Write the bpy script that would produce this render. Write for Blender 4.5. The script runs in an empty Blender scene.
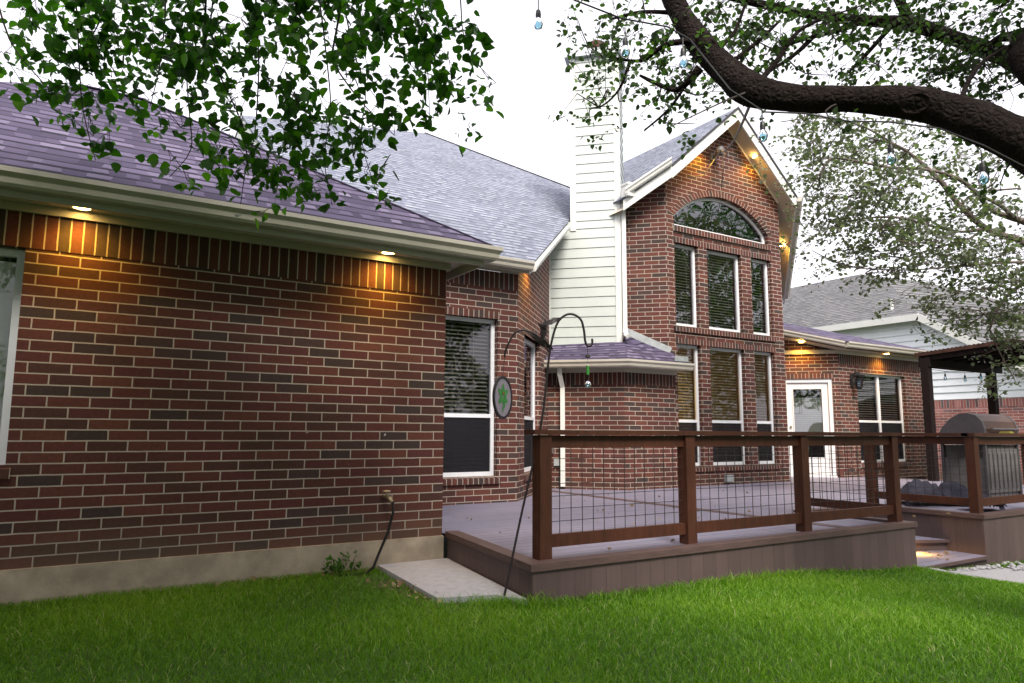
import bpy, bmesh, math, random
import numpy as np
from mathutils import Vector, Matrix
from mathutils.geometry import tessellate_polygon
random.seed(7); rng = np.random.default_rng(7)
SC = bpy.context.scene; COL = SC.collection
# ---------------------------------------------------------------- camera
cam = bpy.data.cameras.new('camera'); camo = bpy.data.objects.new('camera', cam); COL.objects.link(camo)
cam.sensor_width = 36; cam.lens = 24.963; cam.clip_start = .05; cam.clip_end = 2000
def cam_matrix(yaw, pitch, roll, loc):
    h = Vector((math.cos(yaw), math.sin(yaw), 0)); r0 = Vector((math.sin(yaw), -math.cos(yaw), 0)); u0 = Vector((0, 0, 1))
    fw = h*math.cos(pitch)+u0*math.sin(pitch); up = -h*math.sin(pitch)+u0*math.cos(pitch)
    r = r0*math.cos(roll)+up*math.sin(roll); u = -r0*math.sin(roll)+up*math.cos(roll)
    m = Matrix((r, u, -fw)).transposed().to_4x4(); m.translation = loc
    return m
camo.matrix_world = cam_matrix(math.radians(58.137), math.radians(7.328), math.radians(.2844), Vector((0, 0, 1.11)))
SC.camera = camo
# ---------------------------------------------------------------- light (overcast dusk)
SUN_EL, SUN_AZ = math.radians(46), math.radians(252)   # azimuth measured from +X towards +Y
w = bpy.data.worlds.new('World'); SC.world = w; w.use_nodes = True
nt = w.node_tree; nt.nodes.clear()
sky = nt.nodes.new('ShaderNodeTexSky'); sky.sky_type = 'NISHITA'; sky.sun_disc = False
sky.sun_elevation = SUN_EL; sky.sun_rotation = math.pi/2-SUN_AZ; sky.air_density = 1.0; sky.dust_density = 4.0; sky.ozone_density = 1.0
hs = nt.nodes.new('ShaderNodeHueSaturation'); hs.inputs['Saturation'].default_value = .22; hs.inputs['Value'].default_value = 1.0
mx = nt.nodes.new('ShaderNodeMixRGB'); mx.blend_type = 'MIX'; mx.inputs[0].default_value = .72
mx.inputs[2].default_value = (7.4, 7.2, 7.8, 1)          # the even cloud sheet
bg = nt.nodes.new('ShaderNodeBackground'); bg.inputs['Strength'].default_value = .10
wo = nt.nodes.new('ShaderNodeOutputWorld')
nt.links.new(sky.outputs[0], hs.inputs['Color']); nt.links.new(hs.outputs[0], mx.inputs[1])
nt.links.new(mx.outputs[0], bg.inputs['Color']); nt.links.new(bg.outputs[0], wo.inputs['Surface'])
sl = bpy.data.lights.new('sun', 'SUN'); sl.energy = 2.4; sl.angle = math.radians(22); sl.color = (1, .93, .84)
so = bpy.data.objects.new('sun', sl); COL.objects.link(so)
sd = Vector((math.cos(SUN_EL)*math.cos(SUN_AZ), math.cos(SUN_EL)*math.sin(SUN_AZ), math.sin(SUN_EL)))
so.rotation_euler = sd.to_track_quat('Z', 'Y').to_euler(); so.location = sd*40
vs = SC.view_settings; vs.view_transform = 'Standard'; vs.look = 'None'; vs.gamma = 1; vs.exposure = 1.3; vs.use_curve_mapping = False
SC.cycles.max_bounces = 8; SC.cycles.transparent_max_bounces = 24; SC.cycles.diffuse_bounces = 4
# ---------------------------------------------------------------- materials
def N(t, kind, **kw):
    n = t.nodes.new(kind)
    for k, v in kw.items():
        if k.startswith('i_'): n.inputs[k[2:].replace('_', ' ')].default_value = v
        else: setattr(n, k, v)
    return n
def newmat(name):
    m = bpy.data.materials.new(name); m.use_nodes = True; t = m.node_tree
    b = t.nodes['Principled BSDF']; return m, t, b
def rgba(c): return (c[0], c[1], c[2], 1)
def ramp(t, stops, interp='LINEAR'):
    r = t.nodes.new('ShaderNodeValToRGB'); r.color_ramp.interpolation = interp
    e = r.color_ramp.elements
    while len(e) < len(stops): e.new(.5)
    for k, (p, c) in zip(e, stops): k.position = p; k.color = rgba(c)
    return r
def plain(name, c, rough=.6, metal=0, var=.18, scale=9, bump=0., spec=.5, coord='Object', stretch=(1, 1, 1)):
    m, t, b = newmat(name)
    tc = N(t, 'ShaderNodeTexCoord'); mp = N(t, 'ShaderNodeMapping'); mp.inputs['Scale'].default_value = stretch
    t.links.new(tc.outputs[coord], mp.inputs[0])
    nz = N(t, 'ShaderNodeTexNoise', i_Scale=scale, i_Detail=6., i_Roughness=.65); t.links.new(mp.outputs[0], nz.inputs['Vector'])
    lo = tuple(x*(1-var) for x in c); hi = tuple(min(1, x*(1+var)) for x in c)
    r = ramp(t, [(.3, lo), (.7, hi)]); t.links.new(nz.outputs[0], r.inputs[0]); t.links.new(r.outputs[0], b.inputs['Base Color'])
    b.inputs['Roughness'].default_value = rough; b.inputs['Metallic'].default_value = metal
    b.inputs['Specular IOR Level'].default_value = spec
    if bump:
        bp = N(t, 'ShaderNodeBump', i_Strength=bump, i_Distance=.01); t.links.new(nz.outputs[0], bp.inputs['Height']); t.links.new(bp.outputs[0], b.inputs['Normal'])
    return m
def brick(name, width=.2555, row=.0765, offset=.5, mortar=.0052, stops=None, mort=(.40, .34, .285)):
    m, t, b = newmat(name)
    uv = N(t, 'ShaderNodeUVMap')
    bt = N(t, 'ShaderNodeTexBrick'); bt.offset = offset; bt.offset_frequency = 2; bt.squash = 1
    wn = N(t, 'ShaderNodeTexNoise', i_Scale=14., i_Detail=2.); t.links.new(uv.outputs[0], wn.inputs['Vector'])
    wa = N(t, 'ShaderNodeVectorMath', operation='MULTIPLY_ADD'); wa.inputs[1].default_value = (.0045, .0045, 0); t.links.new(wn.outputs['Color'], wa.inputs[0]); t.links.new(uv.outputs[0], wa.inputs[2])
    t.links.new(wa.outputs[0], bt.inputs['Vector'])
    for k, v in (('Color1', (0, 0, 0, 1)), ('Color2', (1, 1, 1, 1)), ('Mortar', (.5, .5, .5, 1)), ('Scale', 1.), ('Mortar Size', mortar), ('Mortar Smooth', .15), ('Bias', 0.), ('Brick Width', width), ('Row Height', row)):
        bt.inputs[k].default_value = v
    stops = stops or [(0, (.044, .027, .024)), (.10, (.062, .024, .018)), (.3, (.092, .027, .020)), (.5, (.076, .0235, .018)), (.66, (.106, .034, .022)), (.8, (.084, .0235, .021)), (.95, (.054, .029, .026))]
    r = ramp(t, stops, 'CONSTANT'); t.links.new(bt.outputs['Color'], r.inputs[0])
    nz = N(t, 'ShaderNodeTexNoise', i_Scale=38., i_Detail=7., i_Roughness=.7); t.links.new(uv.outputs[0], nz.inputs['Vector'])
    nl = N(t, 'ShaderNodeTexNoise', i_Scale=1.1, i_Detail=4.); t.links.new(uv.outputs[0], nl.inputs['Vector'])
    mr = N(t, 'ShaderNodeMapRange'); mr.inputs[1].default_value = .25; mr.inputs[2].default_value = .75; mr.inputs[3].default_value = .68; mr.inputs[4].default_value = 1.3
    t.links.new(nz.outputs[0], mr.inputs[0])
    ml = N(t, 'ShaderNodeMapRange'); ml.inputs[1].default_value = .3; ml.inputs[2].default_value = .7; ml.inputs[3].default_value = .8; ml.inputs[4].default_value = 1.16
    t.links.new(nl.outputs[0], ml.inputs[0])
    mm = N(t, 'ShaderNodeMath', operation='MULTIPLY'); t.links.new(mr.outputs[0], mm.inputs[0]); t.links.new(ml.outputs[0], mm.inputs[1])
    v = N(t, 'ShaderNodeVectorMath', operation='SCALE'); t.links.new(r.outputs[0], v.inputs[0]); t.links.new(mm.outputs[0], v.inputs['Scale'])
    mo = ramp(t, [(.3, tuple(x*.75 for x in mort)), (.7, tuple(x*1.2 for x in mort))]); t.links.new(nl.outputs[0], mo.inputs[0])
    # white lime specks and drips left by the masons
    vo = N(t, 'ShaderNodeTexNoise', i_Scale=7., i_Detail=3., i_Roughness=.6); t.links.new(uv.outputs[0], vo.inputs['Vector'])
    sp = ramp(t, [(.735, (0, 0, 0)), (.76, (1, 1, 1))]); t.links.new(vo.outputs[0], sp.inputs[0])
    mx = N(t, 'ShaderNodeMixRGB'); t.links.new(bt.outputs['Fac'], mx.inputs[0]); t.links.new(v.outputs[0], mx.inputs[1]); t.links.new(mo.outputs[0], mx.inputs[2])
    m2 = N(t, 'ShaderNodeMixRGB'); m2.inputs[2].default_value = (.45, .41, .38, 1); t.links.new(sp.outputs[0], m2.inputs[0]); t.links.new(mx.outputs[0], m2.inputs[1])
    t.links.new(m2.outputs[0], b.inputs['Base Color'])
    sx = N(t, 'ShaderNodeSeparateXYZ'); t.links.new(uv.outputs[0], sx.inputs[0])
    dz = N(t, 'ShaderNodeMath', operation='MULTIPLY_ADD'); dz.inputs[1].default_value = .5; t.links.new(nl.outputs[0], dz.inputs[0]); t.links.new(sx.outputs[1], dz.inputs[2])
    dr = ramp(t, [(.2, (1, 1, 1)), (.5, (0, 0, 0))]); t.links.new(dz.outputs[0], dr.inputs[0])
    dq = N(t, 'ShaderNodeMath', operation='MULTIPLY'); dq.inputs[1].default_value = .45; t.links.new(dr.outputs[0], dq.inputs[0])
    m3 = N(t, 'ShaderNodeMixRGB'); m3.inputs[2].default_value = (.13, .095, .06, 1); t.links.new(dq.outputs[0], m3.inputs[0]); t.links.new(m2.outputs[0], m3.inputs[1])
    if offset: t.links.new(m3.outputs[0], b.inputs['Base Color'])
    b.inputs['Roughness'].default_value = .82; b.inputs['Specular IOR Level'].default_value = .35
    h = N(t, 'ShaderNodeMath', operation='MULTIPLY_ADD'); h.inputs[1].default_value = .25; t.links.new(nz.outputs[0], h.inputs[0])
    inv = N(t, 'ShaderNodeMath', operation='SUBTRACT'); inv.inputs[0].default_value = 1; t.links.new(bt.outputs['Fac'], inv.inputs[1]); t.links.new(inv.outputs[0], h.inputs[2])
    bp = N(t, 'ShaderNodeBump', i_Strength=.8, i_Distance=.008); t.links.new(h.outputs[0], bp.inputs['Height']); t.links.new(bp.outputs[0], b.inputs['Normal'])
    return m
def shingle(name, stops, w=.2, row=.127, rough=.75, spec=.5, line=.16):
    """laminated shingles: random tabs, each course ending in a ragged shadow line"""
    m, t, b = newmat(name)
    uv = N(t, 'ShaderNodeUVMap')
    bt = N(t, 'ShaderNodeTexBrick'); bt.offset = .37; bt.offset_frequency = 3; bt.squash = .62; bt.squash_frequency = 2
    wn = N(t, 'ShaderNodeTexNoise', i_Scale=3.1, i_Detail=2.); t.links.new(uv.outputs[0], wn.inputs['Vector'])
    wa = N(t, 'ShaderNodeVectorMath', operation='MULTIPLY_ADD'); wa.inputs[1].default_value = (.12, .008, 0); t.links.new(wn.outputs['Color'], wa.inputs[0]); t.links.new(uv.outputs[0], wa.inputs[2])
    t.links.new(wa.outputs[0], bt.inputs['Vector'])
    for k, v in (('Color1', (0, 0, 0, 1)), ('Color2', (1, 1, 1, 1)), ('Mortar', (.5, .5, .5, 1)), ('Scale', 1.), ('Mortar Size', 0.), ('Mortar Smooth', 0.), ('Bias', 0.), ('Brick Width', w), ('Row Height', row)):
        bt.inputs[k].default_value = v
    r = ramp(t, stops); t.links.new(bt.outputs['Color'], r.inputs[0])
    nz = N(t, 'ShaderNodeTexNoise', i_Scale=160., i_Detail=3.); t.links.new(uv.outputs[0], nz.inputs['Vector'])
    nl = N(t, 'ShaderNodeTexNoise', i_Scale=.9, i_Detail=5.); t.links.new(uv.outputs[0], nl.inputs['Vector'])
    a = N(t, 'ShaderNodeMath', operation='ADD'); t.links.new(nz.outputs[0], a.inputs[0]); t.links.new(nl.outputs[0], a.inputs[1])
    mr = N(t, 'ShaderNodeMapRange'); mr.inputs[1].default_value = .6; mr.inputs[2].default_value = 1.4; mr.inputs[3].default_value = .75; mr.inputs[4].default_value = 1.25
    t.links.new(a.outputs[0], mr.inputs[0])
    v = N(t, 'ShaderNodeVectorMath', operation='SCALE'); t.links.new(r.outputs[0], v.inputs[0]); t.links.new(mr.outputs[0], v.inputs['Scale'])
    sx = N(t, 'ShaderNodeSeparateXYZ'); t.links.new(wa.outputs[0], sx.inputs[0])
    dv = N(t, 'ShaderNodeMath', operation='DIVIDE'); dv.inputs[1].default_value = row; t.links.new(sx.outputs[1], dv.inputs[0])
    fr = N(t, 'ShaderNodeMath', operation='FRACT'); t.links.new(dv.outputs[0], fr.inputs[0])
    # butt-edge shadow, painted into the colour: thicker where a laminated tab ends
    th = N(t, 'ShaderNodeMath', operation='MULTIPLY_ADD'); th.inputs[1].default_value = line; th.inputs[2].default_value = line*.35; t.links.new(bt.outputs['Color'], th.inputs[0])
    lt = N(t, 'ShaderNodeMath', operation='LESS_THAN'); t.links.new(fr.outputs[0], lt.inputs[0]); t.links.new(th.outputs[0], lt.inputs[1])
    mx = N(t, 'ShaderNodeMixRGB'); mx.inputs[2].default_value = (stops[0][1][0]*.45, stops[0][1][1]*.45, stops[0][1][2]*.45, 1); t.links.new(lt.outputs[0], mx.inputs[0]); t.links.new(v.outputs[0], mx.inputs[1])
    t.links.new(mx.outputs[0], b.inputs['Base Color']); b.inputs['Roughness'].default_value = rough; b.inputs['Specular IOR Level'].default_value = spec
    sb = N(t, 'ShaderNodeMath', operation='SUBTRACT'); sb.inputs[0].default_value = 1; t.links.new(fr.outputs[0], sb.inputs[1])
    ad = N(t, 'ShaderNodeMath', operation='MULTIPLY_ADD'); ad.inputs[1].default_value = .6; t.links.new(bt.outputs['Color'], ad.inputs[0]); t.links.new(sb.outputs[0], ad.inputs[2])
    bp = N(t, 'ShaderNodeBump', i_Strength=.6, i_Distance=.012); t.links.new(ad.outputs[0], bp.inputs['Height']); t.links.new(bp.outputs[0], b.inputs['Normal'])
    return m
def boards(name, c, width=.14, gap=.0042, dark=.25, var=.25, rough=.6, streak=(1, 1, 1), spec=.5, length=3.6):
    """UV driven boards: u along the board, v across it."""
    m, t, b = newmat(name)
    uv = N(t, 'ShaderNodeUVMap')
    bt = N(t, 'ShaderNodeTexBrick'); bt.offset = .43; bt.squash = 1
    t.links.new(uv.outputs[0], bt.inputs['Vector'])
    for k, v in (('Color1', (0, 0, 0, 1)), ('Color2', (1, 1, 1, 1)), ('Scale', 1.), ('Mortar Size', gap), ('Mortar Smooth', .1), ('Bias', 0.), ('Brick Width', length), ('Row Height', width)):
        bt.inputs[k].default_value = v
    mp = N(t, 'ShaderNodeMapping'); mp.inputs['Scale'].default_value = (1.6, 38, 1); t.links.new(uv.outputs[0], mp.inputs[0])
    nz = N(t, 'ShaderNodeTexNoise', i_Scale=1.6, i_Detail=6., i_Roughness=.6); t.links.new(mp.outputs[0], nz.inputs['Vector'])
    nl = N(t, 'ShaderNodeTexNoise', i_Scale=2.3, i_Detail=5.); t.links.new(uv.outputs[0], nl.inputs['Vector'])
    a = N(t, 'ShaderNodeMath', operation='ADD'); t.links.new(nz.outputs[0], a.inputs[0]); t.links.new(nl.outputs[0], a.inputs[1])
    a2 = N(t, 'ShaderNodeMath', operation='MULTIPLY_ADD'); a2.inputs[1].default_value = .45; t.links.new(bt.outputs['Color'], a2.inputs[0]); t.links.new(a.outputs[0], a2.inputs[2])
    mr = N(t, 'ShaderNodeMapRange'); mr.inputs[1].default_value = .6; mr.inputs[2].default_value = 1.8; mr.inputs[3].default_value = 1-var; mr.inputs[4].default_value = 1+var
    t.links.new(a2.outputs[0], mr.inputs[0])
    v = N(t, 'ShaderNodeVectorMath', operation='SCALE'); v.inputs[0].default_value = c; t.links.new(mr.outputs[0], v.inputs['Scale'])
    mx = N(t, 'ShaderNodeMixRGB'); mx.inputs[2].default_value = (c[0]*dark, c[1]*dark, c[2]*dark, 1); t.links.new(bt.outputs['Fac'], mx.inputs[0]); t.links.new(v.outputs[0], mx.inputs[1])
    t.links.new(mx.outputs[0], b.inputs['Base Color']); b.inputs['Roughness'].default_value = rough; b.inputs['Specular IOR Level'].default_value = spec
    h = N(t, 'ShaderNodeMath', operation='MULTIPLY_ADD'); h.inputs[1].default_value = -1.; t.links.new(bt.outputs['Fac'], h.inputs[0])
    q = N(t, 'ShaderNodeMath', operation='MULTIPLY'); q.inputs[1].default_value = .12; t.links.new(nz.outputs[0], q.inputs[0]); t.links.new(q.outputs[0], h.inputs[2])
    bp = N(t, 'ShaderNodeBump', i_Strength=.6, i_Distance=.006); t.links.new(h.outputs[0], bp.inputs['Height']); t.links.new(bp.outputs[0], b.inputs['Normal'])
    return m
def leafmat(name, stops, trans=.35, rough=.45):
    m, t, b = newmat(name)
    uv = N(t, 'ShaderNodeUVMap'); sx = N(t, 'ShaderNodeSeparateXYZ'); t.links.new(uv.outputs[0], sx.inputs[0])
    r = ramp(t, stops); t.links.new(sx.outputs[0], r.inputs[0]); t.links.new(r.outputs[0], b.inputs['Base Color'])
    b.inputs['Roughness'].default_value = rough; b.inputs['Specular IOR Level'].default_value = .4
    tr = N(t, 'ShaderNodeBsdfTranslucent')
    v = N(t, 'ShaderNodeVectorMath', operation='MULTIPLY'); v.inputs[1].default_value = (1.15, 1.5, .6); t.links.new(r.outputs[0], v.inputs[0]); t.links.new(v.outputs[0], tr.inputs[0])
    ms = N(t, 'ShaderNodeMixShader'); ms.inputs[0].default_value = trans
    t.links.new(b.outputs[0], ms.inputs[1]); t.links.new(tr.outputs[0], ms.inputs[2]); t.links.new(ms.outputs[0], t.nodes['Material Output'].inputs[0])
    return m
def glassmat(name, base=.1, tint=(.92, .94, .96)):
    m, t, b = newmat(name); t.nodes.remove(b)
    tr = N(t, 'ShaderNodeBsdfTransparent'); tr.inputs[0].default_value = rgba(tint)
    gl = N(t, 'ShaderNodeBsdfGlossy'); gl.inputs['Roughness'].default_value = .015; gl.inputs[0].default_value = (.96, .95, 1, 1)
    fr = N(t, 'ShaderNodeFresnel', i_IOR=1.5); ad = N(t, 'ShaderNodeMath', operation='ADD'); ad.inputs[1].default_value = base; t.links.new(fr.outputs[0], ad.inputs[0])
    ad.use_clamp = True
    ms = N(t, 'ShaderNodeMixShader'); t.links.new(ad.outputs[0], ms.inputs[0]); t.links.new(tr.outputs[0], ms.inputs[1]); t.links.new(gl.outputs[0], ms.inputs[2])
    # slight waviness of the panes
    tc = N(t, 'ShaderNodeTexCoord'); nz = N(t, 'ShaderNodeTexNoise', i_Scale=2.2, i_Detail=1.); t.links.new(tc.outputs['Object'], nz.inputs['Vector'])
    bp = N(t, 'ShaderNodeBump', i_Strength=.05, i_Distance=.05); t.links.new(nz.outputs[0], bp.inputs['Height']); t.links.new(bp.outputs[0], gl.inputs['Normal'])
    t.links.new(ms.outputs[0], t.nodes['Material Output'].inputs[0]); return m
def emit(name, c, s):
    m, t, b = newmat(name); b.inputs['Base Color'].default_value = rgba(c); b.inputs['Emission Color'].default_value = rgba(c); b.inputs['Emission Strength'].default_value = s; return m
def barkmat(name, c, lichen):
    m, t, b = newmat(name); tc = N(t, 'ShaderNodeTexCoord')
    n1 = N(t, 'ShaderNodeTexNoise', i_Scale=26., i_Detail=8., i_Roughness=.7); t.links.new(tc.outputs['Object'], n1.inputs['Vector'])
    vo = N(t, 'ShaderNodeTexVoronoi', feature='DISTANCE_TO_EDGE', i_Scale=30.); t.links.new(tc.outputs['Object'], vo.inputs['Vector'])
    n2 = N(t, 'ShaderNodeTexNoise', i_Scale=5., i_Detail=6., i_Roughness=.7); t.links.new(tc.outputs['Object'], n2.inputs['Vector'])
    r = ramp(t, [(.3, tuple(x*.5 for x in c)), (.55, c), (.8, tuple(x*2. for x in c))]); t.links.new(n1.outputs[0], r.inputs[0])
    l = ramp(t, [(.62, (0, 0, 0)), (.72, (1, 1, 1))]); t.links.new(n2.outputs[0], l.inputs[0])
    mx = N(t, 'ShaderNodeMixRGB'); mx.inputs[2].default_value = rgba(lichen); q = N(t, 'ShaderNodeMath', operation='MULTIPLY'); q.inputs[1].default_value = .45
    t.links.new(l.outputs[0], q.inputs[0]); t.links.new(q.outputs[0], mx.inputs[0]); t.links.new(r.outputs[0], mx.inputs[1]); t.links.new(mx.outputs[0], b.inputs['Base Color'])
    b.inputs['Roughness'].default_value = .95; b.inputs['Specular IOR Level'].default_value = .12
    h = N(t, 'ShaderNodeMath', operation='MULTIPLY_ADD'); h.inputs[1].default_value = 2.; t.links.new(vo.outputs['Distance'], h.inputs[0]); t.links.new(n1.outputs[0], h.inputs[2])
    bp = N(t, 'ShaderNodeBump', i_Strength=1., i_Distance=.015); t.links.new(h.outputs[0], bp.inputs['Height']); t.links.new(bp.outputs[0], b.inputs['Normal'])
    return m
M = {}
M['brick'] = brick('brick_running')
M['soldier'] = brick('brick_soldier', width=.0765, row=.8, offset=0)
M['nbrick'] = brick('brick_neighbour', stops=[(0, (.2, .09, .08)), (.2, (.32, .12, .10)), (.5, (.40, .17, .15)), (.75, (.28, .09, .08)), (.92, (.22, .12, .12))], mort=(.55, .5, .5))
M['nsoldier'] = brick('brick_neighbour_soldier', width=.0765, row=.8, offset=0, stops=[(0, (.12, .07, .07)), (.2, (.32, .12, .10)), (.5, (.40, .17, .15)), (.75, (.28, .09, .08)), (.92, (.14, .1, .1))], mort=(.55, .5, .5))
M['shingle'] = shingle('shingle_purple_grey', [(0, (.045, .037, .066)), (.35, (.078, .064, .110)), (.7, (.106, .087, .146)), (1, (.165, .14, .21))], w=.15, row=.15, line=.3, rough=.95, spec=.2)
M['shingle_b'] = shingle('shingle_sky_sheen', [(0, (.12, .13, .175)), (.4, (.175, .19, .24)), (.75, (.21, .226, .28)), (1, (.27, .285, .34))], w=.11, row=.14, line=.3, rough=.9, spec=.35)  # paler copy of the roof shingle, sky gloss put into the colour
M['shingle_n'] = shingle('shingle_neighbour', [(0, (.095, .095, .10)), (.5, (.135, .134, .14)), (1, (.185, .18, .185))], w=.2, row=.16, line=.3, rough=.95, spec=.2)
M['trim'] = plain('trim_cream', (.41, .38, .325), .45, var=.08, scale=3)
M['trimw'] = plain('trim_white', (.62, .62, .585), .45, var=.06, scale=3)
M['soffit'] = plain('soffit', (.50, .45, .36), .6, var=.06, scale=4)
M['siding'] = plain('siding_white', (.46, .49, .465), .5, var=.05, scale=2.5)
M['nsiding'] = plain('siding_pale_blue', (.82, .85, .87), .5, var=.05, scale=2)
M['vinyl'] = plain('vinyl_white', (.70, .71, .74), .35, var=.04)
M['screen'] = plain('insect_screen', (.016, .015, .019), .8, var=.1, spec=.2)
_t = M['screen'].node_tree; _tr = N(_t, 'ShaderNodeBsdfTransparent'); _mx = N(_t, 'ShaderNodeMixShader'); _mx.inputs[0].default_value = .62
_t.links.new(_tr.outputs[0], _mx.inputs[1]); _t.links.new(_t.nodes['Principled BSDF'].outputs[0], _mx.inputs[2]); _t.links.new(_mx.outputs[0], _t.nodes['Material Output'].inputs[0])
M['drip'] = plain('drip_edge', (.03, .028, .032), .6)
M['slat'] = plain('blind_slat', (.55, .49, .39), .55, var=.12, scale=5)
M['slat_closed'] = plain('blind_closed', (.78, .82, .66), .55, var=.06)
M['room_lit'] = plain('room_wall', (.30, .24, .17), .9)
M['glass_door'] = glassmat('door_glass', .16)
M['ridge_b'] = plain('ridge_shingle_pale', (.13, .125, .14), .95, var=.2, scale=14, spec=.2)
M['ridge'] = plain('ridge_shingle', (.06, .05, .085), .95, var=.3, scale=14, spec=.2)
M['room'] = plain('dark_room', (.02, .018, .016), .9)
M['glass'] = glassmat('window_glass', .03)
M['glass_plain'] = glassmat('window_glass_plain', 0)
M['glass_up'] = glassmat('window_glass_reflective', .10)
M['door'] = plain('door_paint', (.66, .65, .66), .4, var=.05)
M['concrete'] = plain('concrete_wall', (.33, .27, .20), .9, var=.3, scale=5, bump=.3)
M['slab'] = plain('concrete_slab', (.37, .37, .40), .9, var=.16, scale=14, bump=.25)
M['stone'] = plain('pale_stone', (.36, .35, .36), .9, var=.2, scale=30, bump=.4)
M['deck'] = boards('deck_boards', (.195, .183, .248), width=.14, var=.2, rough=.55)
M['fascia'] = boards('deck_skirt', (.080, .051, .050), width=.14, gap=.002, dark=.5, var=.34, rough=.7)
M['nosing'] = plain('deck_nosing', (.085, .05, .046), .6, var=.25, scale=6, stretch=(1, 1, 6))
M['stain'] = plain('stained_wood', (.056, .019, .010), .6, spec=.25, var=.3, scale=7, bump=.15, stretch=(3, 3, .6))
M['wire'] = plain('black_wire', (.02, .018, .018), .5)
M['iron'] = plain('dark_iron', (.022, .016, .018), .5, metal=.4)
M['darkwood'] = plain('pergola_wood', (.013, .008, .008), .7, spec=.15, var=.3, scale=8, stretch=(3, 3, .6))
M['rust'] = plain('corrugated_rust', (.055, .026, .019), .7, spec=.2, var=.5, scale=6)
M['steel'] = plain('grill_grey', (.085, .075, .082), .6, metal=.3, var=.15)
M['hood'] = plain('grill_hood', (.048, .020, .011), .5, metal=0, var=.25)  # brown reflected in the steel, put into the base colour
M['gpanel'] = plain('grill_panel', (.11, .10, .10), .55, var=.2)
M['black'] = plain('black_plastic', (.012, .012, .013), .5)
M['cover'] = plain('grill_cover_cloth', (.030, .029, .042), .9, spec=.1, var=.3, scale=8, bump=.3)
M['bark'] = barkmat('bark', (.019, .0135, .012), (.085, .078, .07))
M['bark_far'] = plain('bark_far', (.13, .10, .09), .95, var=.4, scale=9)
M['twig'] = plain('twig', (.045, .032, .03), .9)
M['leaf_l'] = leafmat('leaves_left', [(0, (.018, .058, .006)), (.4, (.036, .115, .009)), (.75, (.075, .20, .014)), (1, (.14, .30, .02))], .46)
M['leaf_r'] = leafmat('leaves_oak', [(0, (.026, .045, .020)), (.45, (.05, .085, .03)), (.8, (.085, .15, .045)), (1, (.13, .24, .05))], .4)
M['leaf_f'] = leafmat('leaves_far_oak', [(0, (.088, .095, .075)), (.5, (.128, .142, .105)), (1, (.18, .21, .125))], .45)  # washed-out grey: haze put into the leaf colour
M['grass'] = leafmat('grass_blades', [(0, (.055, .14, .004)), (.4, (.112, .25, .007)), (.75, (.185, .33, .014)), (.96, (.28, .40, .05)), (1, (.40, .40, .18))], .38, .5)
M['soil'] = plain('lawn_soil', (.035, .070, .010), .95, var=.5, scale=6, bump=.5)
M['rubber'] = plain('hose_rubber', (.008, .008, .009), .6, spec=.2)
M['brass'] = plain('brass', (.32, .26, .17), .5, metal=.6)
M['bulb'] = glassmat('bulb_glass', .25, (.62, .86, .97))
M['galv'] = plain('galvanised', (.42, .44, .45), .45, metal=.5)
M['lamp'] = emit('lamp_lens', (1, .62, .18), 20)
M['steplamp'] = emit('step_lamp', (1, .6, .15), 12)
M['shade'] = emit('lit_lampshade', (1, .62, .05), .8)
M['green'] = plain('painted_green', (.03, .22, .03), .5, var=.3, scale=30)
M['red'] = plain('painted_red', (.35, .05, .03), .5)
M['plaque'] = plain('plaque_face', (.26, .23, .28), .5, var=.12, scale=20)
M['yellow'] = plain('yellow_cloth', (.26, .24, .05), .9)
M['dry'] = leafmat('dry_leaves', [(0, (.10, .06, .03)), (.6, (.22, .15, .08)), (1, (.35, .28, .18))], .2, .7)
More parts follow.
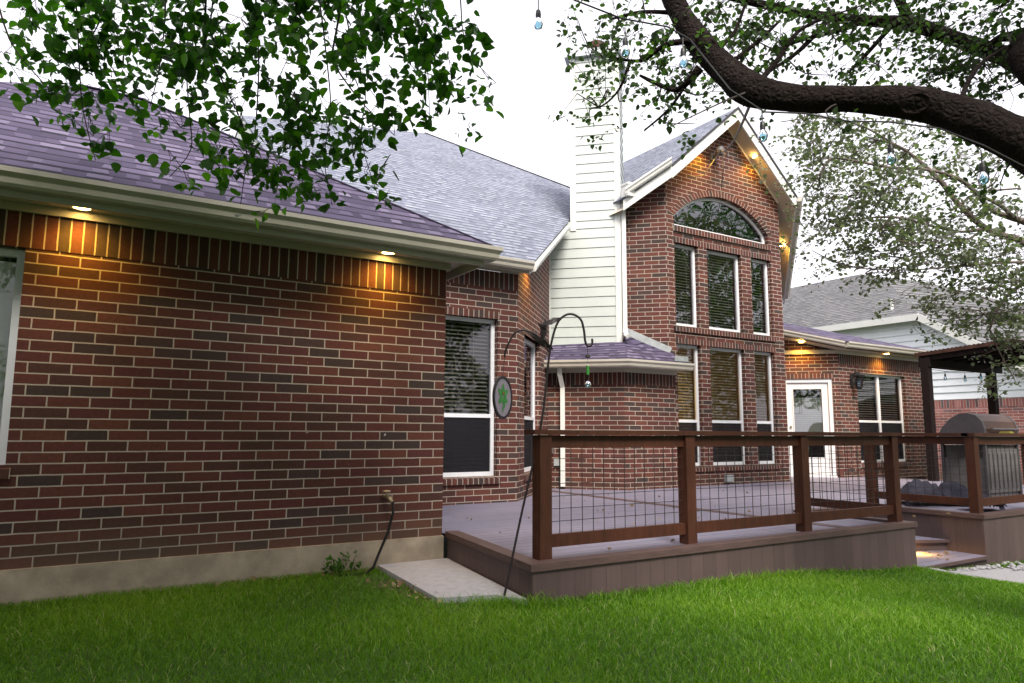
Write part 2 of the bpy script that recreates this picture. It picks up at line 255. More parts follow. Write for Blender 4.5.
# ---------------------------------------------------------------- helpers
class MB:
    def __init__(s): s.v = []; s.f = []; s.uv = []; s.mi = []; s.cur = 0
    def poly(s, pts, uv=None):
        i = len(s.v); s.v += [tuple(p) for p in pts]; s.f.append(tuple(range(i, i+len(pts))))
        s.uv.append(uv if uv else [(0., 0.)]*len(pts)); s.mi.append(s.cur)
    def hexa(s, c, uvf=None):
        """c: 8 corners, bottom 4 (ccw) then top 4"""
        for q in ((0, 3, 2, 1), (4, 5, 6, 7), (0, 1, 5, 4), (1, 2, 6, 5), (2, 3, 7, 6), (3, 0, 4, 7)):
            p = [c[k] for k in q]; s.poly(p, [uvf(x) for x in p] if uvf else None)
    def box(s, x0, x1, y0, y1, z0, z1, uvf=None):
        s.hexa([(x0, y0, z0), (x1, y0, z0), (x1, y1, z0), (x0, y1, z0), (x0, y0, z1), (x1, y0, z1), (x1, y1, z1), (x0, y1, z1)], uvf)
    def bar(s, a, b, wd, ht, up=(0, 0, 1)):
        """rectangular bar from a to b"""
        a = Vector(a); b = Vector(b); d = (b-a).normalized(); u = Vector(up)
        sd = d.cross(u)
        if sd.length < 1e-4: sd = d.cross(Vector((1, 0, 0)))
        sd.normalize(); u = sd.cross(d)
        c = []
        for p in (a, b):
            c.append([p-sd*wd/2-u*ht/2, p+sd*wd/2-u*ht/2, p+sd*wd/2+u*ht/2, p-sd*wd/2+u*ht/2])
        L = (b-a).length; per = [0, wd, wd+ht, 2*wd+ht, 2*wd+2*ht]
        for k in range(4):
            j = (k+1) % 4
            s.poly([c[0][k], c[0][j], c[1][j], c[1][k]], [(0, per[k]), (0, per[k+1]), (L, per[k+1]), (L, per[k])])
        s.poly(c[0][::-1]); s.poly(c[1])
    def tube(s, pts, rad, n=8, cap=True):
        pts = [Vector(p) for p in pts]
        if not hasattr(rad, '__len__'): rad = [rad]*len(pts)
        rings = []; ref = None; L = 0
        for i, p in enumerate(pts):
            d = (pts[min(i+1, len(pts)-1)]-pts[max(i-1, 0)]).normalized()
            if ref is None:
                ref = d.cross(Vector((0, 0, 1)))
                if ref.length < .1: ref = d.cross(Vector((1, 0, 0)))
            ref = (ref-d*ref.dot(d)).normalized(); o = d.cross(ref)
            rings.append([p+(ref*math.cos(2*math.pi*k/n)+o*math.sin(2*math.pi*k/n))*rad[i] for k in range(n)])
        b = len(s.v)
        for r_ in rings: s.v += [tuple(q) for q in r_]
        for i in range(len(pts)-1):
            for k in range(n):
                j = (k+1) % n
                s.f.append((b+i*n+k, b+i*n+j, b+(i+1)*n+j, b+(i+1)*n+k)); s.uv.append([(0, 0)]*4); s.mi.append(s.cur)
        if cap:
            s.f.append(tuple(b+k for k in range(n))[::-1]); s.uv.append([(0, 0)]*n); s.mi.append(s.cur)
            e = b+(len(pts)-1)*n; s.f.append(tuple(e+k for k in range(n))); s.uv.append([(0, 0)]*n); s.mi.append(s.cur)
    def lathe(s, prof, c, n=16):
        """prof: (r, z) list around vertical axis through c"""
        b = len(s.v)
        for r_, z in prof:
            for k in range(n):
                a = 2*math.pi*k/n; s.v.append((c[0]+r_*math.cos(a), c[1]+r_*math.sin(a), c[2]+z))
        for i in range(len(prof)-1):
            for k in range(n):
                j = (k+1) % n
                s.f.append((b+i*n+k, b+i*n+j, b+(i+1)*n+j, b+(i+1)*n+k)); s.uv.append([(0, 0)]*4); s.mi.append(s.cur)
    def sweep(s, prof, path, closed_ends=True):
        """prof: (outward, up); path 3D; outward = right of travel, mitred"""
        P = [Vector(p) for p in path]; rings = []
        for i, p in enumerate(P):
            ds = []
            if i > 0: ds.append((P[i]-P[i-1]))
            if i < len(P)-1: ds.append((P[i+1]-P[i]))
            ns = []
            for d in ds:
                d2 = Vector((d.x, d.y, 0)).normalized(); ns.append(Vector((d2.y, -d2.x, 0)))
            nrm = sum(ns, Vector()); nrm = nrm/len(ns); nrm = nrm/max(.3, nrm.length_squared)
            rings.append([p+nrm*a+Vector((0, 0, b)) for a, b in prof])
        n = len(prof)
        for i in range(len(P)-1):
            for k in range(n):
                j = (k+1) % n; s.poly([rings[i][k], rings[i][j], rings[i+1][j], rings[i+1][k]])
        if closed_ends: s.poly(rings[0][::-1]); s.poly(rings[-1])
    def build(s, name, mats, parent=None, smooth=False, bevel=0, kind=None):
        me = bpy.data.meshes.new(name); me.from_pydata(s.v, [], s.f)
        uvl = me.uv_layers.new(name='UVMap')
        flat = np.array([c for q in s.uv for c in q], dtype=np.float32).ravel()
        uvl.data.foreach_set('uv', flat)
        if not isinstance(mats, (list, tuple)): mats = [mats]
        for m in mats: me.materials.append(M[m] if isinstance(m, str) else m)
        if len(mats) > 1: me.polygons.foreach_set('material_index', s.mi)
        if smooth: me.polygons.foreach_set('use_smooth', [True]*len(me.polygons))
        me.update()
        o = bpy.data.objects.new(name, me); COL.objects.link(o)
        if parent is not None: o.parent = parent; o.matrix_parent_inverse = parent_inv(parent)
        if bevel:
            bv = o.modifiers.new('bevel', 'BEVEL'); bv.width = bevel; bv.segments = 2; bv.limit_method = 'ANGLE'; bv.angle_limit = math.radians(50)
        if kind: o['kind'] = kind
        return o
def parent_inv(p):
    # every mesh is modelled in world space; only the Empty roots carry an offset
    return Matrix.Translation(p.location).inverted() if p.type == 'EMPTY' else Matrix.Identity(4)
def tag(o, label=None, cat=None, group=None, kind=None):
    if label: o['label'] = label
    if cat: o['category'] = cat
    if group: o['group'] = group
    if kind: o['kind'] = kind
    return o
def thing(name, label, cat, loc=(0, 0, 0), group=None):
    o = bpy.data.objects.new(name, None); COL.objects.link(o); o.location = loc; o.empty_display_size = .2
    return tag(o, label, cat, group)
class Frame:
    """vertical wall frame: u along d, w outward, z up"""
    def __init__(s, p0, d): s.p = Vector((p0[0], p0[1], 0)); s.d = Vector((d[0], d[1], 0)).normalized(); s.n = Vector((s.d.y, -s.d.x, 0))
    def __call__(s, u, w, z): return s.p+s.d*u+s.n*w+Vector((0, 0, z))
    def box(s, mb, u0, u1, w0, w1, z0, z1, du=0, dz=0):
        # brick faces keep the wall's own coordinates
        c = [s(u0, w1, z0), s(u1, w1, z0), s(u1, w0, z0), s(u0, w0, z0), s(u0, w1, z1), s(u1, w1, z1), s(u1, w0, z1), s(u0, w0, z1)]
        def uvf(p):
            q = Vector(p)-s.p; u = q.dot(s.d); w = q.dot(s.n); return (u+w-du, q.z-dz)
        mb.hexa(c, uvf)
def wall(fr, outer, holes, mat, root, name='brick_wall', depth=.11, u_off=0., z_off=0.):
    mb = MB()
    loops = [outer]+holes
    flat = [p for L in loops for p in L]
    tris = tessellate_polygon([[Vector((u, z, 0)) for u, z in L] for L in loops])
    for t in tris:
        q = [flat[k] for k in t]
        mb.poly([fr(u, 0, z) for u, z in q], [(u-u_off, z-z_off) for u, z in q])
        mb.poly([fr(u, -depth, z) for u, z in q[::-1]], [(u-u_off, z-z_off) for u, z in q[::-1]])
    for L in loops:
        for k in range(len(L)):
            a = L[k]; b = L[(k+1) % len(L)]
            hor = abs(a[1]-b[1]) < 1e-4
            if hor: uv = [(a[0], a[1]), (b[0], b[1]), (b[0], b[1]+depth), (a[0], a[1]+depth)]
            else: uv = [(a[0], a[1]), (b[0]+.001, b[1]), (b[0]+depth, b[1]), (a[0]+depth, a[1])]
            mb.poly([fr(a[0], 0, a[1]), fr(b[0], 0, b[1]), fr(b[0], -depth, b[1]), fr(a[0], -depth, a[1])], [(x-u_off, y-z_off) for x, y in uv])
    return mb.build(name, mat, root)
def rect(u0, u1, z0, z1): return [(u0, z0), (u1, z0), (u1, z1), (u0, z1)]
def header(fr, u0, u1, z0, z1, root, name='brick_header', w=.006, mat='soldier', inner=-.06):
    mb = MB(); fr.box(mb, u0, u1, inner, w, z0, z1, du=.01, dz=z0-.05); return mb.build(name, mat, root)
def sill(fr, u0, u1, z0, z1, root, w=.035):
    mb = MB(); c = [fr(u0, w, z0), fr(u1, w, z0), fr(u1, -.08, z0), fr(u0, -.08, z0), fr(u0, w, z1-.025), fr(u1, w, z1-.025), fr(u1, -.08, z1), fr(u0, -.08, z1)]
    def uvf(p):
        q = Vector(p)-fr.p; return (q.dot(fr.d)-.01, q.z-z0+.05+.3*(.035-q.dot(fr.n)))
    mb.hexa(c, uvf); return mb.build('brick_sill', 'soldier', root)
def window(fr, u0, u1, z0, z1, root, mids=(), muls=(), rec=.085, screen=True, blinds='open', glass='glass', bl_to=None, fw=.05, pitch=.052, room=True):
    """frame > pane, blinds, screen; recessed into the brick opening"""
    mb = MB(); a, b = -rec-.05, -rec
    fr.box(mb, u0, u0+fw, a, b, z0, z1); fr.box(mb, u1-fw, u1, a, b, z0, z1)
    fr.box(mb, u0+fw, u1-fw, a, b-.001, z1-fw, z1); fr.box(mb, u0+fw, u1-fw, a, b+.006, z0, z0+fw*1.1)
    for m in muls: fr.box(mb, m-fw*.75, m+fw*.75, a, b+.003, z0+fw*1.1, z1-fw)
    cols = [u0+fw]+[x for m in muls for x in (m-fw*.75, m+fw*.75)]+[u1-fw]
    for z in mids:
        for k in range(0, len(cols), 2): fr.box(mb, cols[k], cols[k+1], a, b-.004, z-.025, z+.025)
    f = mb.build('window', 'vinyl', root, bevel=.004)
    g = MB(); g.poly([fr(u0+fw*.5, -rec-.03, z0+fw*.5), fr(u1-fw*.5, -rec-.03, z0+fw*.5), fr(u1-fw*.5, -rec-.03, z1-fw*.5), fr(u0+fw*.5, -rec-.03, z1-fw*.5)])
    g.build('pane', glass, f)
    if screen and mids:
        s = MB()
        for k in range(0, len(cols), 2): fr.box(s, cols[k]-.004, cols[k+1]+.004, -rec-.022, -rec-.018, z0+fw, mids[0]-.02)
        s.build('insect_screen', 'screen', f)
    if blinds:
        s = MB(); z = z0+.03; wd = .5*pitch*(.95 if blinds == 'open' else 1.15)
        tilt = .5 if blinds == 'open' else 1.25
        top = z1-.05
        while z < top:
            c, sn = math.cos(tilt)*wd, math.sin(tilt)*wd; jz = random.uniform(-.002, .002)
            for k in range(0, len(cols), 2):
                w0 = -rec-.10
                s.poly([fr(cols[k]+.004, w0-c, z+sn+jz), fr(cols[k+1]-.004, w0-c, z+sn), fr(cols[k+1]-.004, w0+c, z-sn), fr(cols[k]+.004, w0+c, z-sn+jz)])
            z += pitch
        for k in range(0, len(cols), 2):
            L = cols[k+1]-cols[k]
            for q in (.2, .8): fr.box(s, cols[k]+L*q-.002, cols[k]+L*q+.002, -rec-.074, -rec-.072, z0+.03, top)
        s.build('blinds', 'slat' if blinds == 'open' else 'slat_closed', f)
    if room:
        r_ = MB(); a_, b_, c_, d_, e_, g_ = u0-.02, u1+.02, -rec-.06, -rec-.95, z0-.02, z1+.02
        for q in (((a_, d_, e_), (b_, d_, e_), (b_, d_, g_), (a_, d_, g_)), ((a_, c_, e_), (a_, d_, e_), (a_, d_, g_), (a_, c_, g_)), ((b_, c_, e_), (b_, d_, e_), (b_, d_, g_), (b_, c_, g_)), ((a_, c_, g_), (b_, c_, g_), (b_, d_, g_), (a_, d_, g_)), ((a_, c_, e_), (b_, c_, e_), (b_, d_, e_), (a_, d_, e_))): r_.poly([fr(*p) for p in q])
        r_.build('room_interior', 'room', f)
    return f
GUT = [(0, 0), (.075, 0), (.09, .02), (.098, .055), (.122, .085), (.122, .118), (.112, .118), (.112, .098), (0, .098)]
def gutter(path, root, mat='trim', name='gutter'):
    mb = MB(); mb.sweep(GUT, path); return mb.build(name, mat, root)
def strip(path, o0, o1, z0, z1, root, name, mat):
    mb = MB(); mb.sweep([(o0, z0), (o1, z0), (o1, z1), (o0, z1)], path); return mb.build(name, mat, root)
def roofpoly(pts, eave, root, mat='shingle', name='roof', th=.03, mb=None):
    """flat roof face with course-aligned UVs (eave: direction of the courses)"""
    P = [Vector(p) for p in pts]; own = mb is None; mb = mb or MB()
    nrm = (P[1]-P[0]).cross(P[2]-P[0]).normalized()
    if nrm.z < 0: nrm = -nrm
    e = Vector(eave); e = (e-nrm*e.dot(nrm)).normalized(); s = nrm.cross(e)
    if s.z < 0: s = -s
    uv = [((p).dot(e)+40, (p).dot(s)+40) for p in P]
    tris = tessellate_polygon([P])
    for t in tris:
        mb.poly([P[k] for k in t], [uv[k] for k in t]); mb.poly([P[k]-nrm*th for k in t][::-1], [uv[k] for k in t][::-1])
    for k in range(len(P)):
        a, b = P[k], P[(k+1) % len(P)]; mb.poly([a, b, b-nrm*th, a-nrm*th], [uv[k], uv[(k+1) % len(P)], uv[(k+1) % len(P)], uv[k]])
    return mb.build(name, mat, root) if own else mb
def lap_siding(fr, u0, u1, z0, z1, root, mat='siding', lap=.178, name='siding', left=None, right=None, pr=.016):
    mb = MB(); z = z0
    while z < z1-1e-3:
        t = min(z+lap, z1); a0 = left(z) if left else u0; a1 = left(t) if left else u0; b0 = right(z) if right else u1; b1 = right(t) if right else u1
        if b0 > a0:
            mb.poly([fr(a0, pr, z), fr(b0, pr, z), fr(b1, .003, t), fr(a1, .003, t)]); mb.poly([fr(a0, 0, z), fr(b0, 0, z), fr(b0, pr, z), fr(a0, pr, z)])
        z = t
    return mb.build(name, mat, root)
def lamp_spot(name, loc, energy, color, parent, size=2.6, blend=1., r=.07, aim=(0, 0, -1)):
    l = bpy.data.lights.new(name, 'SPOT'); l.energy = energy; l.color = color; l.spot_size = size; l.spot_blend = blend; l.shadow_soft_size = r
    o = bpy.data.objects.new(name, l); COL.objects.link(o); o.location = loc; o.rotation_euler = Vector([-x for x in aim]).to_track_quat('Z', 'Y').to_euler()
    if parent is not None: o.parent = parent; o.matrix_parent_inverse = parent_inv(parent)
    return o
WARM = (1, .50, .045)
def soffit_light(p, root, energy=9, aim=(0, 0, -1), nrm=(0, 0, -1)):
    p = Vector(p); n = Vector(nrm).normalized(); t1 = n.cross(Vector((1, 0, 0))).normalized(); t2 = n.cross(t1)
    mb = MB()
    R0, R1 = .072, .055; K = 20
    ring = lambda r_, o: [p+n*o+(t1*math.cos(2*math.pi*k/K)+t2*math.sin(2*math.pi*k/K))*r_ for k in range(K)]
    a, b, c = ring(R0, .0), ring(R0, .008), ring(R1, .008)
    for k in range(K):
        j = (k+1) % K; mb.poly([a[k], a[j], b[j], b[k]]); mb.poly([b[k], b[j], c[j], c[k]])
    o = mb.build('soffit_light', 'trimw', root)
    m2 = MB(); m2.poly(ring(R1, .005)); m2.build('lens', 'lamp', o)
    lamp_spot('lamp_beam', p+n*.02, energy, WARM, o, aim=aim)
    return o
def gz(x):
    """ground height: the lawn falls gently to the right"""
    return float(np.interp(x, [-4, 2.5, 4.13, 5.45, 7.2, 7.7, 8.7, 9.6, 14], [-.02, -.035, -.065, -.11, -.215, -.305, -.335, -.35, -.365]))
def smooth_path(pts, n=4):
    P = [Vector(p) for p in pts]; out = []
    for i in range(len(P)-1):
        p0, p1, p2, p3 = P[max(0, i-1)], P[i], P[i+1], P[min(len(P)-1, i+2)]
        for k in range(n):
            t = k/n; out.append(.5*((2*p1)+(p2-p0)*t+(2*p0-5*p1+4*p2-p3)*t*t+(3*p1-p0-3*p2+p3)*t**3))
    return out+[P[-1]]
LEFT_TWIGS=[[(-0.23,4.36,3.84),(-0.13,4.41,3.49),(-0.09,4.49,3.18),(-0.05,4.51,2.90),(0.03,4.56,2.64)],
[(0.52,4.11,3.98),(0.54,4.16,3.58),(0.51,4.16,3.30),(0.43,4.17,3.16),(0.46,4.19,2.88),(0.48,4.21,2.68),(0.39,4.29,2.53)],
[(0.75,3.97,3.98),(0.75,4.03,3.58),(0.79,4.06,3.24),(0.80,4.11,2.84),(0.77,4.16,2.61),(0.76,4.20,2.41)],
[(1.03,4.01,4.12),(1.10,3.97,3.67),(1.15,3.94,3.29),(1.19,3.96,3.00),(1.18,4.01,2.71),(1.24,4.02,2.44)],
[(1.19,3.91,4.12),(1.24,3.94,3.70),(1.32,3.94,3.37),(1.39,3.93,3.16),(1.39,3.97,2.86),(1.50,3.96,2.53)],
[(1.78,3.54,4.13),(1.84,3.57,3.71),(1.88,3.58,3.47),(2.02,3.53,3.23)],
[(1.47,3.73,4.13),(1.58,3.73,3.71),(1.68,3.71,3.41),(1.73,3.74,2.99)],
[(-0.54,4.58,3.62),(-0.42,4.57,3.24),(-0.26,4.50,3.02),(-0.16,4.46,2.91)],
[(0.10,4.26,3.91),(0.03,4.36,3.52),(-0.05,4.45,3.29),(-0.17,4.56,3.10)],
[(0.25,4.17,3.91),(0.30,4.20,3.52),(0.30,4.25,3.18),(0.27,4.31,2.93)],
[(-0.79,4.70,3.89),(-0.52,4.59,3.90),(0.05,4.29,3.94),(0.74,3.97,3.99),(1.50,3.72,4.14),(1.86,3.49,4.15)],
[(1.17,3.93,3.29),(1.35,3.91,3.08),(1.54,3.82,2.87)],
[(0.51,4.16,3.30),(0.65,4.11,3.01),(0.75,4.14,2.84)]]
LEFT_CLUMPS=[(-0.39,4.70,3.44,0.148,0.114),(-0.47,4.94,3.29,0.041,0.041),(-0.37,4.49,3.16,0.049,0.027),(-0.40,4.88,3.18,0.041,0.035),(-0.33,4.75,3.22,0.023,0.023),(-0.11,4.35,3.21,0.142,0.186),(-0.25,4.86,3.32,0.060,0.048),(-0.00,4.38,3.35,0.157,0.157),(-0.15,4.50,3.10,0.123,0.123),(0.08,4.68,3.18,0.072,0.060),(-0.31,4.53,2.91,0.131,0.049),(-0.12,4.64,2.97,0.150,0.115),(0.01,4.70,2.79,0.053,0.094),(0.05,4.32,2.58,0.033,0.038),(0.17,4.56,3.13,0.059,0.035),(0.24,4.33,3.40,0.160,0.172),(0.29,4.14,3.08,0.132,0.143),(0.28,4.57,3.04,0.108,0.072),(0.40,4.10,3.35,0.189,0.156),(0.56,4.08,3.19,0.146,0.169),(0.67,4.31,3.06,0.131,0.119),(0.69,3.92,2.73,0.109,0.087),(0.44,4.35,2.83,0.128,0.052),(0.54,4.34,2.74,0.053,0.047),(0.53,4.03,2.54,0.033,0.033),(0.36,4.55,2.62,0.071,0.030),(0.48,4.27,2.50,0.079,0.045),(0.74,3.97,2.57,0.110,0.088),(0.74,4.36,2.59,0.048,0.030),(0.73,4.01,2.35,0.044,0.039),(0.81,4.10,2.33,0.034,0.028),(0.95,4.04,3.54,0.237,0.148),(0.89,3.72,3.11,0.130,0.119),(0.86,4.09,3.08,0.117,0.105),(0.91,4.06,2.84,0.116,0.081),(0.97,3.76,2.63,0.142,0.054),(1.21,4.01,2.83,0.155,0.071),(1.29,3.68,2.81,0.191,0.090),(1.43,3.55,2.72,0.078,0.067),(1.36,3.96,2.66,0.096,0.072),(1.35,3.59,2.43,0.071,0.082),(0.84,4.07,2.59,0.114,0.126),(0.99,4.14,2.60,0.083,0.083),(1.12,3.68,2.41,0.098,0.054),(1.27,3.97,2.43,0.047,0.047),(1.10,3.96,2.44,0.058,0.058),(1.17,3.57,3.15,0.153,0.164),(1.33,3.85,3.50,0.203,0.167),(1.43,3.48,3.29,0.212,0.167),(1.62,3.38,3.26,0.157,0.145),(1.80,3.60,3.19,0.131,0.119),(1.53,3.37,2.94,0.109,0.120),(1.67,3.56,2.88,0.052,0.069),(1.83,3.53,2.98,0.082,0.047),(1.78,3.16,3.13,0.049,0.038),(2.01,3.43,3.14,0.077,0.053),(1.83,3.33,3.35,0.046,0.068),(1.48,3.36,3.42,0.165,0.077),(1.13,4.04,3.09,0.108,0.096),(1.29,3.59,2.96,0.100,0.089),(1.08,3.70,3.64,0.902,0.113),(0.03,4.60,3.77,0.714,0.131),(0.95,3.73,2.83,0.163,0.109),(0.69,4.12,3.42,0.116,0.174),(0.16,4.49,3.25,0.105,0.128),(0.51,3.99,2.95,0.076,0.098)]
LIMB=[(3.48,3.60,4.62),(3.45,3.43,4.26),(3.52,3.32,3.94),(3.56,3.11,3.60),(3.61,2.88,3.32),(3.80,2.66,3.22),(3.97,2.44,3.17),(4.22,2.18,3.10),(4.35,2.00,2.99),(4.45,1.84,2.85),(4.64,1.63,2.62),(5.19,1.32,2.08)]
LIMB_R=[0.06, 0.068, 0.081, 0.088, 0.097, 0.082, 0.077, 0.091, 0.101, 0.115, 0.135, 0.223]
RIGHT_BRANCHES=[[(6.75,2.09,3.50),(6.20,2.35,4.00),(5.97,2.48,4.11),(5.79,2.58,4.18),(5.53,2.84,4.38),(5.28,3.09,4.46),(4.98,3.38,4.57),(4.69,3.66,4.72),(4.35,3.97,4.89)],
[(5.53,2.84,4.38),(5.46,2.86,4.51),(5.34,2.90,4.73)],
[(6.08,2.05,4.19),(5.92,2.27,4.13),(5.92,2.39,4.16),(5.93,2.50,4.12)],
[(5.28,3.09,4.46),(5.13,3.20,4.39),(4.86,3.38,4.30),(4.69,3.50,4.22)],
[(5.38,2.93,4.35),(5.29,3.14,4.14),(5.19,3.22,4.02)],
[(5.14,3.29,4.55),(4.86,3.39,4.22),(4.56,3.50,3.97),(4.52,3.54,3.85)],
[(3.61,2.88,3.32),(3.89,2.90,3.60),(4.18,2.91,3.93),(4.47,2.82,4.10)],
[(3.50,3.21,3.59),(3.47,3.30,3.52),(3.47,3.42,3.51),(3.41,3.56,3.61),(3.38,3.68,3.71)],
[(3.47,3.30,3.52),(3.44,3.45,3.38),(3.37,3.63,3.27)],
[(3.46,3.26,3.80),(3.38,3.42,3.82),(3.34,3.58,3.78),(3.31,3.71,3.82),(3.18,3.89,3.91)],
[(3.48,3.44,4.11),(3.35,3.63,4.17),(3.22,3.82,4.17)],
[(3.31,3.71,3.82),(3.27,3.76,3.64),(3.27,3.89,3.58),(3.20,3.94,3.52)],
[(3.55,3.10,3.68),(3.72,3.09,3.87),(3.84,3.09,4.11)],
[(3.66,3.05,3.62),(3.87,3.00,3.81),(4.06,2.98,4.00)],
[(4.35,1.99,3.05),(4.59,2.04,3.29),(4.88,2.06,3.52),(5.23,2.05,3.73)]]
RIGHT_BRANCH_R=[[0.0929, 0.0852, 0.0736, 0.062, 0.0542, 0.0465, 0.0387, 0.031, 0.0232], [0.0465, 0.0387, 0.031], [0.0465, 0.0387, 0.031, 0.0232], [0.0271, 0.0232, 0.0155, 0.0116], [0.0194, 0.0155, 0.0093], [0.0232, 0.017, 0.0116, 0.0077], [0.0232, 0.0178, 0.0139, 0.0093], [0.031, 0.0232, 0.0194, 0.0155, 0.0101], [0.0116, 0.0093, 0.0062], [0.0232, 0.0186, 0.0155, 0.0116, 0.0077], [0.0194, 0.0139, 0.0093], [0.0116, 0.0093, 0.0077, 0.0054], [0.017, 0.0124, 0.0093], [0.017, 0.0124, 0.0093], [0.0194, 0.0155, 0.0116, 0.0077]]
RIGHT_CLUMPS=[(2.93,3.84,4.07,0.044,0.044,5),(3.03,3.82,3.79,0.174,0.087,45),(3.16,3.73,3.88,0.102,0.087,25),(2.97,3.90,3.54,0.044,0.029,5),(3.04,3.86,3.49,0.058,0.051,12),(3.15,3.80,3.49,0.087,0.036,16),(3.24,3.74,3.48,0.044,0.036,6),(3.06,3.87,3.36,0.029,0.029,4),(3.45,3.60,3.57,0.073,0.051,14),(3.44,3.62,3.47,0.044,0.058,9),(3.20,3.68,4.03,0.131,0.087,30),(3.35,3.58,4.10,0.116,0.087,30),(3.46,3.55,3.87,0.145,0.102,40),(3.67,3.44,3.68,0.174,0.116,60),(3.80,3.38,3.54,0.116,0.073,22),(3.34,3.63,3.78,0.102,0.073,20),(3.67,3.48,3.45,0.087,0.058,14),(2.95,2.99,2.93,0.024,0.018,3),(3.71,3.47,3.33,0.036,0.029,4),(3.98,3.33,3.59,0.073,0.073,12),(4.15,3.59,4.40,0.237,0.158,90),(3.98,2.99,4.02,0.210,0.126,90),(4.65,3.05,4.36,0.229,0.092,70),(5.02,2.88,4.39,0.308,0.077,70),(4.04,2.97,3.78,0.182,0.126,70),(4.28,3.51,4.11,0.157,0.110,40),(5.27,2.50,4.20,0.296,0.133,110),(5.44,2.18,4.08,0.250,0.143,120),(5.82,2.64,4.07,0.239,0.111,70),(5.38,2.28,3.66,0.250,0.157,120),(5.76,2.29,3.61,0.148,0.104,60),(5.35,2.85,4.11,0.275,0.094,50),(4.45,2.71,3.77,0.210,0.140,40),(4.80,3.10,3.82,0.231,0.077,25),(5.40,2.67,3.78,0.229,0.076,50),(4.66,2.63,3.64,0.175,0.084,30),(5.81,2.65,3.78,0.079,0.040,8),(5.74,2.20,3.84,0.147,0.220,70),(4.42,3.41,4.69,0.636,0.111,60),(4.90,2.44,4.30,0.779,0.099,90),(4.51,3.05,4.11,0.225,0.075,25),(3.86,2.43,2.93,0.024,0.024,3),(4.46,2.07,2.88,0.024,0.024,5),(4.70,1.94,2.73,0.073,0.048,12),(4.69,1.96,2.59,0.042,0.036,7),(4.77,1.88,2.79,0.048,0.048,8)]
FAR_BRANCHES=[[(13.81,3.06,2.60),(12.21,3.97,3.15),(11.26,4.47,3.80),(11.09,4.56,3.87),(10.78,4.73,4.00),(10.45,4.89,4.32),(10.19,5.00,4.67),(9.87,5.15,4.98),(9.62,5.28,5.16),(9.31,5.46,5.25)],
[(10.78,4.73,4.00),(10.51,4.91,3.95),(10.12,5.14,4.03),(9.75,5.35,4.14),(9.39,5.58,4.14),(9.04,5.80,4.08),(8.85,5.91,4.13)],
[(12.21,3.97,3.15),(11.44,4.33,3.98),(11.07,4.53,4.15),(10.82,4.67,4.28),(10.49,4.82,4.64),(10.06,5.06,4.81),(9.58,5.35,4.84),(9.22,5.57,4.92),(8.85,5.78,4.97),(8.56,5.98,4.87)],
[(11.44,4.33,3.98),(11.16,4.48,4.12),(10.71,4.50,4.26),(10.41,4.66,4.42)],
[(10.45,4.89,4.32),(10.66,4.73,4.49),(11.15,4.41,4.56)],
[(10.19,5.00,4.67),(9.76,5.25,4.77),(9.35,5.51,4.74)],
[(10.72,4.78,3.95),(10.55,4.90,3.83),(10.20,5.14,3.72),(9.85,5.37,3.58)],
[(11.12,4.01,3.44),(10.69,4.33,3.10),(10.48,4.50,2.84),(10.39,4.61,2.51)],
[(8.85,5.78,4.97),(8.70,5.93,4.66),(8.59,6.03,4.45)],
[(9.62,5.28,5.16),(9.18,5.51,5.43),(8.69,5.80,5.53),(8.22,6.10,5.47)],
[(11.24,4.06,3.44),(10.67,4.42,3.43),(10.10,4.78,3.38),(9.53,5.14,3.32),(8.95,5.50,3.34)]]
FAR_BRANCH_R=[[0.076, 0.0676, 0.0507, 0.0465, 0.0422, 0.038, 0.0338, 0.0253, 0.0186, 0.0101], [0.0253, 0.0211, 0.0186, 0.0169, 0.0135, 0.0101, 0.0068], [0.0591, 0.0507, 0.0422, 0.0338, 0.0296, 0.0253, 0.0211, 0.0169, 0.0118, 0.0068], [0.0338, 0.0296, 0.0253, 0.0169], [0.0211, 0.0169, 0.0127], [0.0169, 0.0127, 0.0084], [0.0169, 0.0152, 0.0118, 0.0084], [0.0338, 0.0253, 0.0211, 0.0127], [0.0127, 0.0101, 0.0068], [0.0169, 0.0135, 0.0101, 0.0068], [0.0211, 0.0169, 0.0135, 0.0101, 0.0068]]
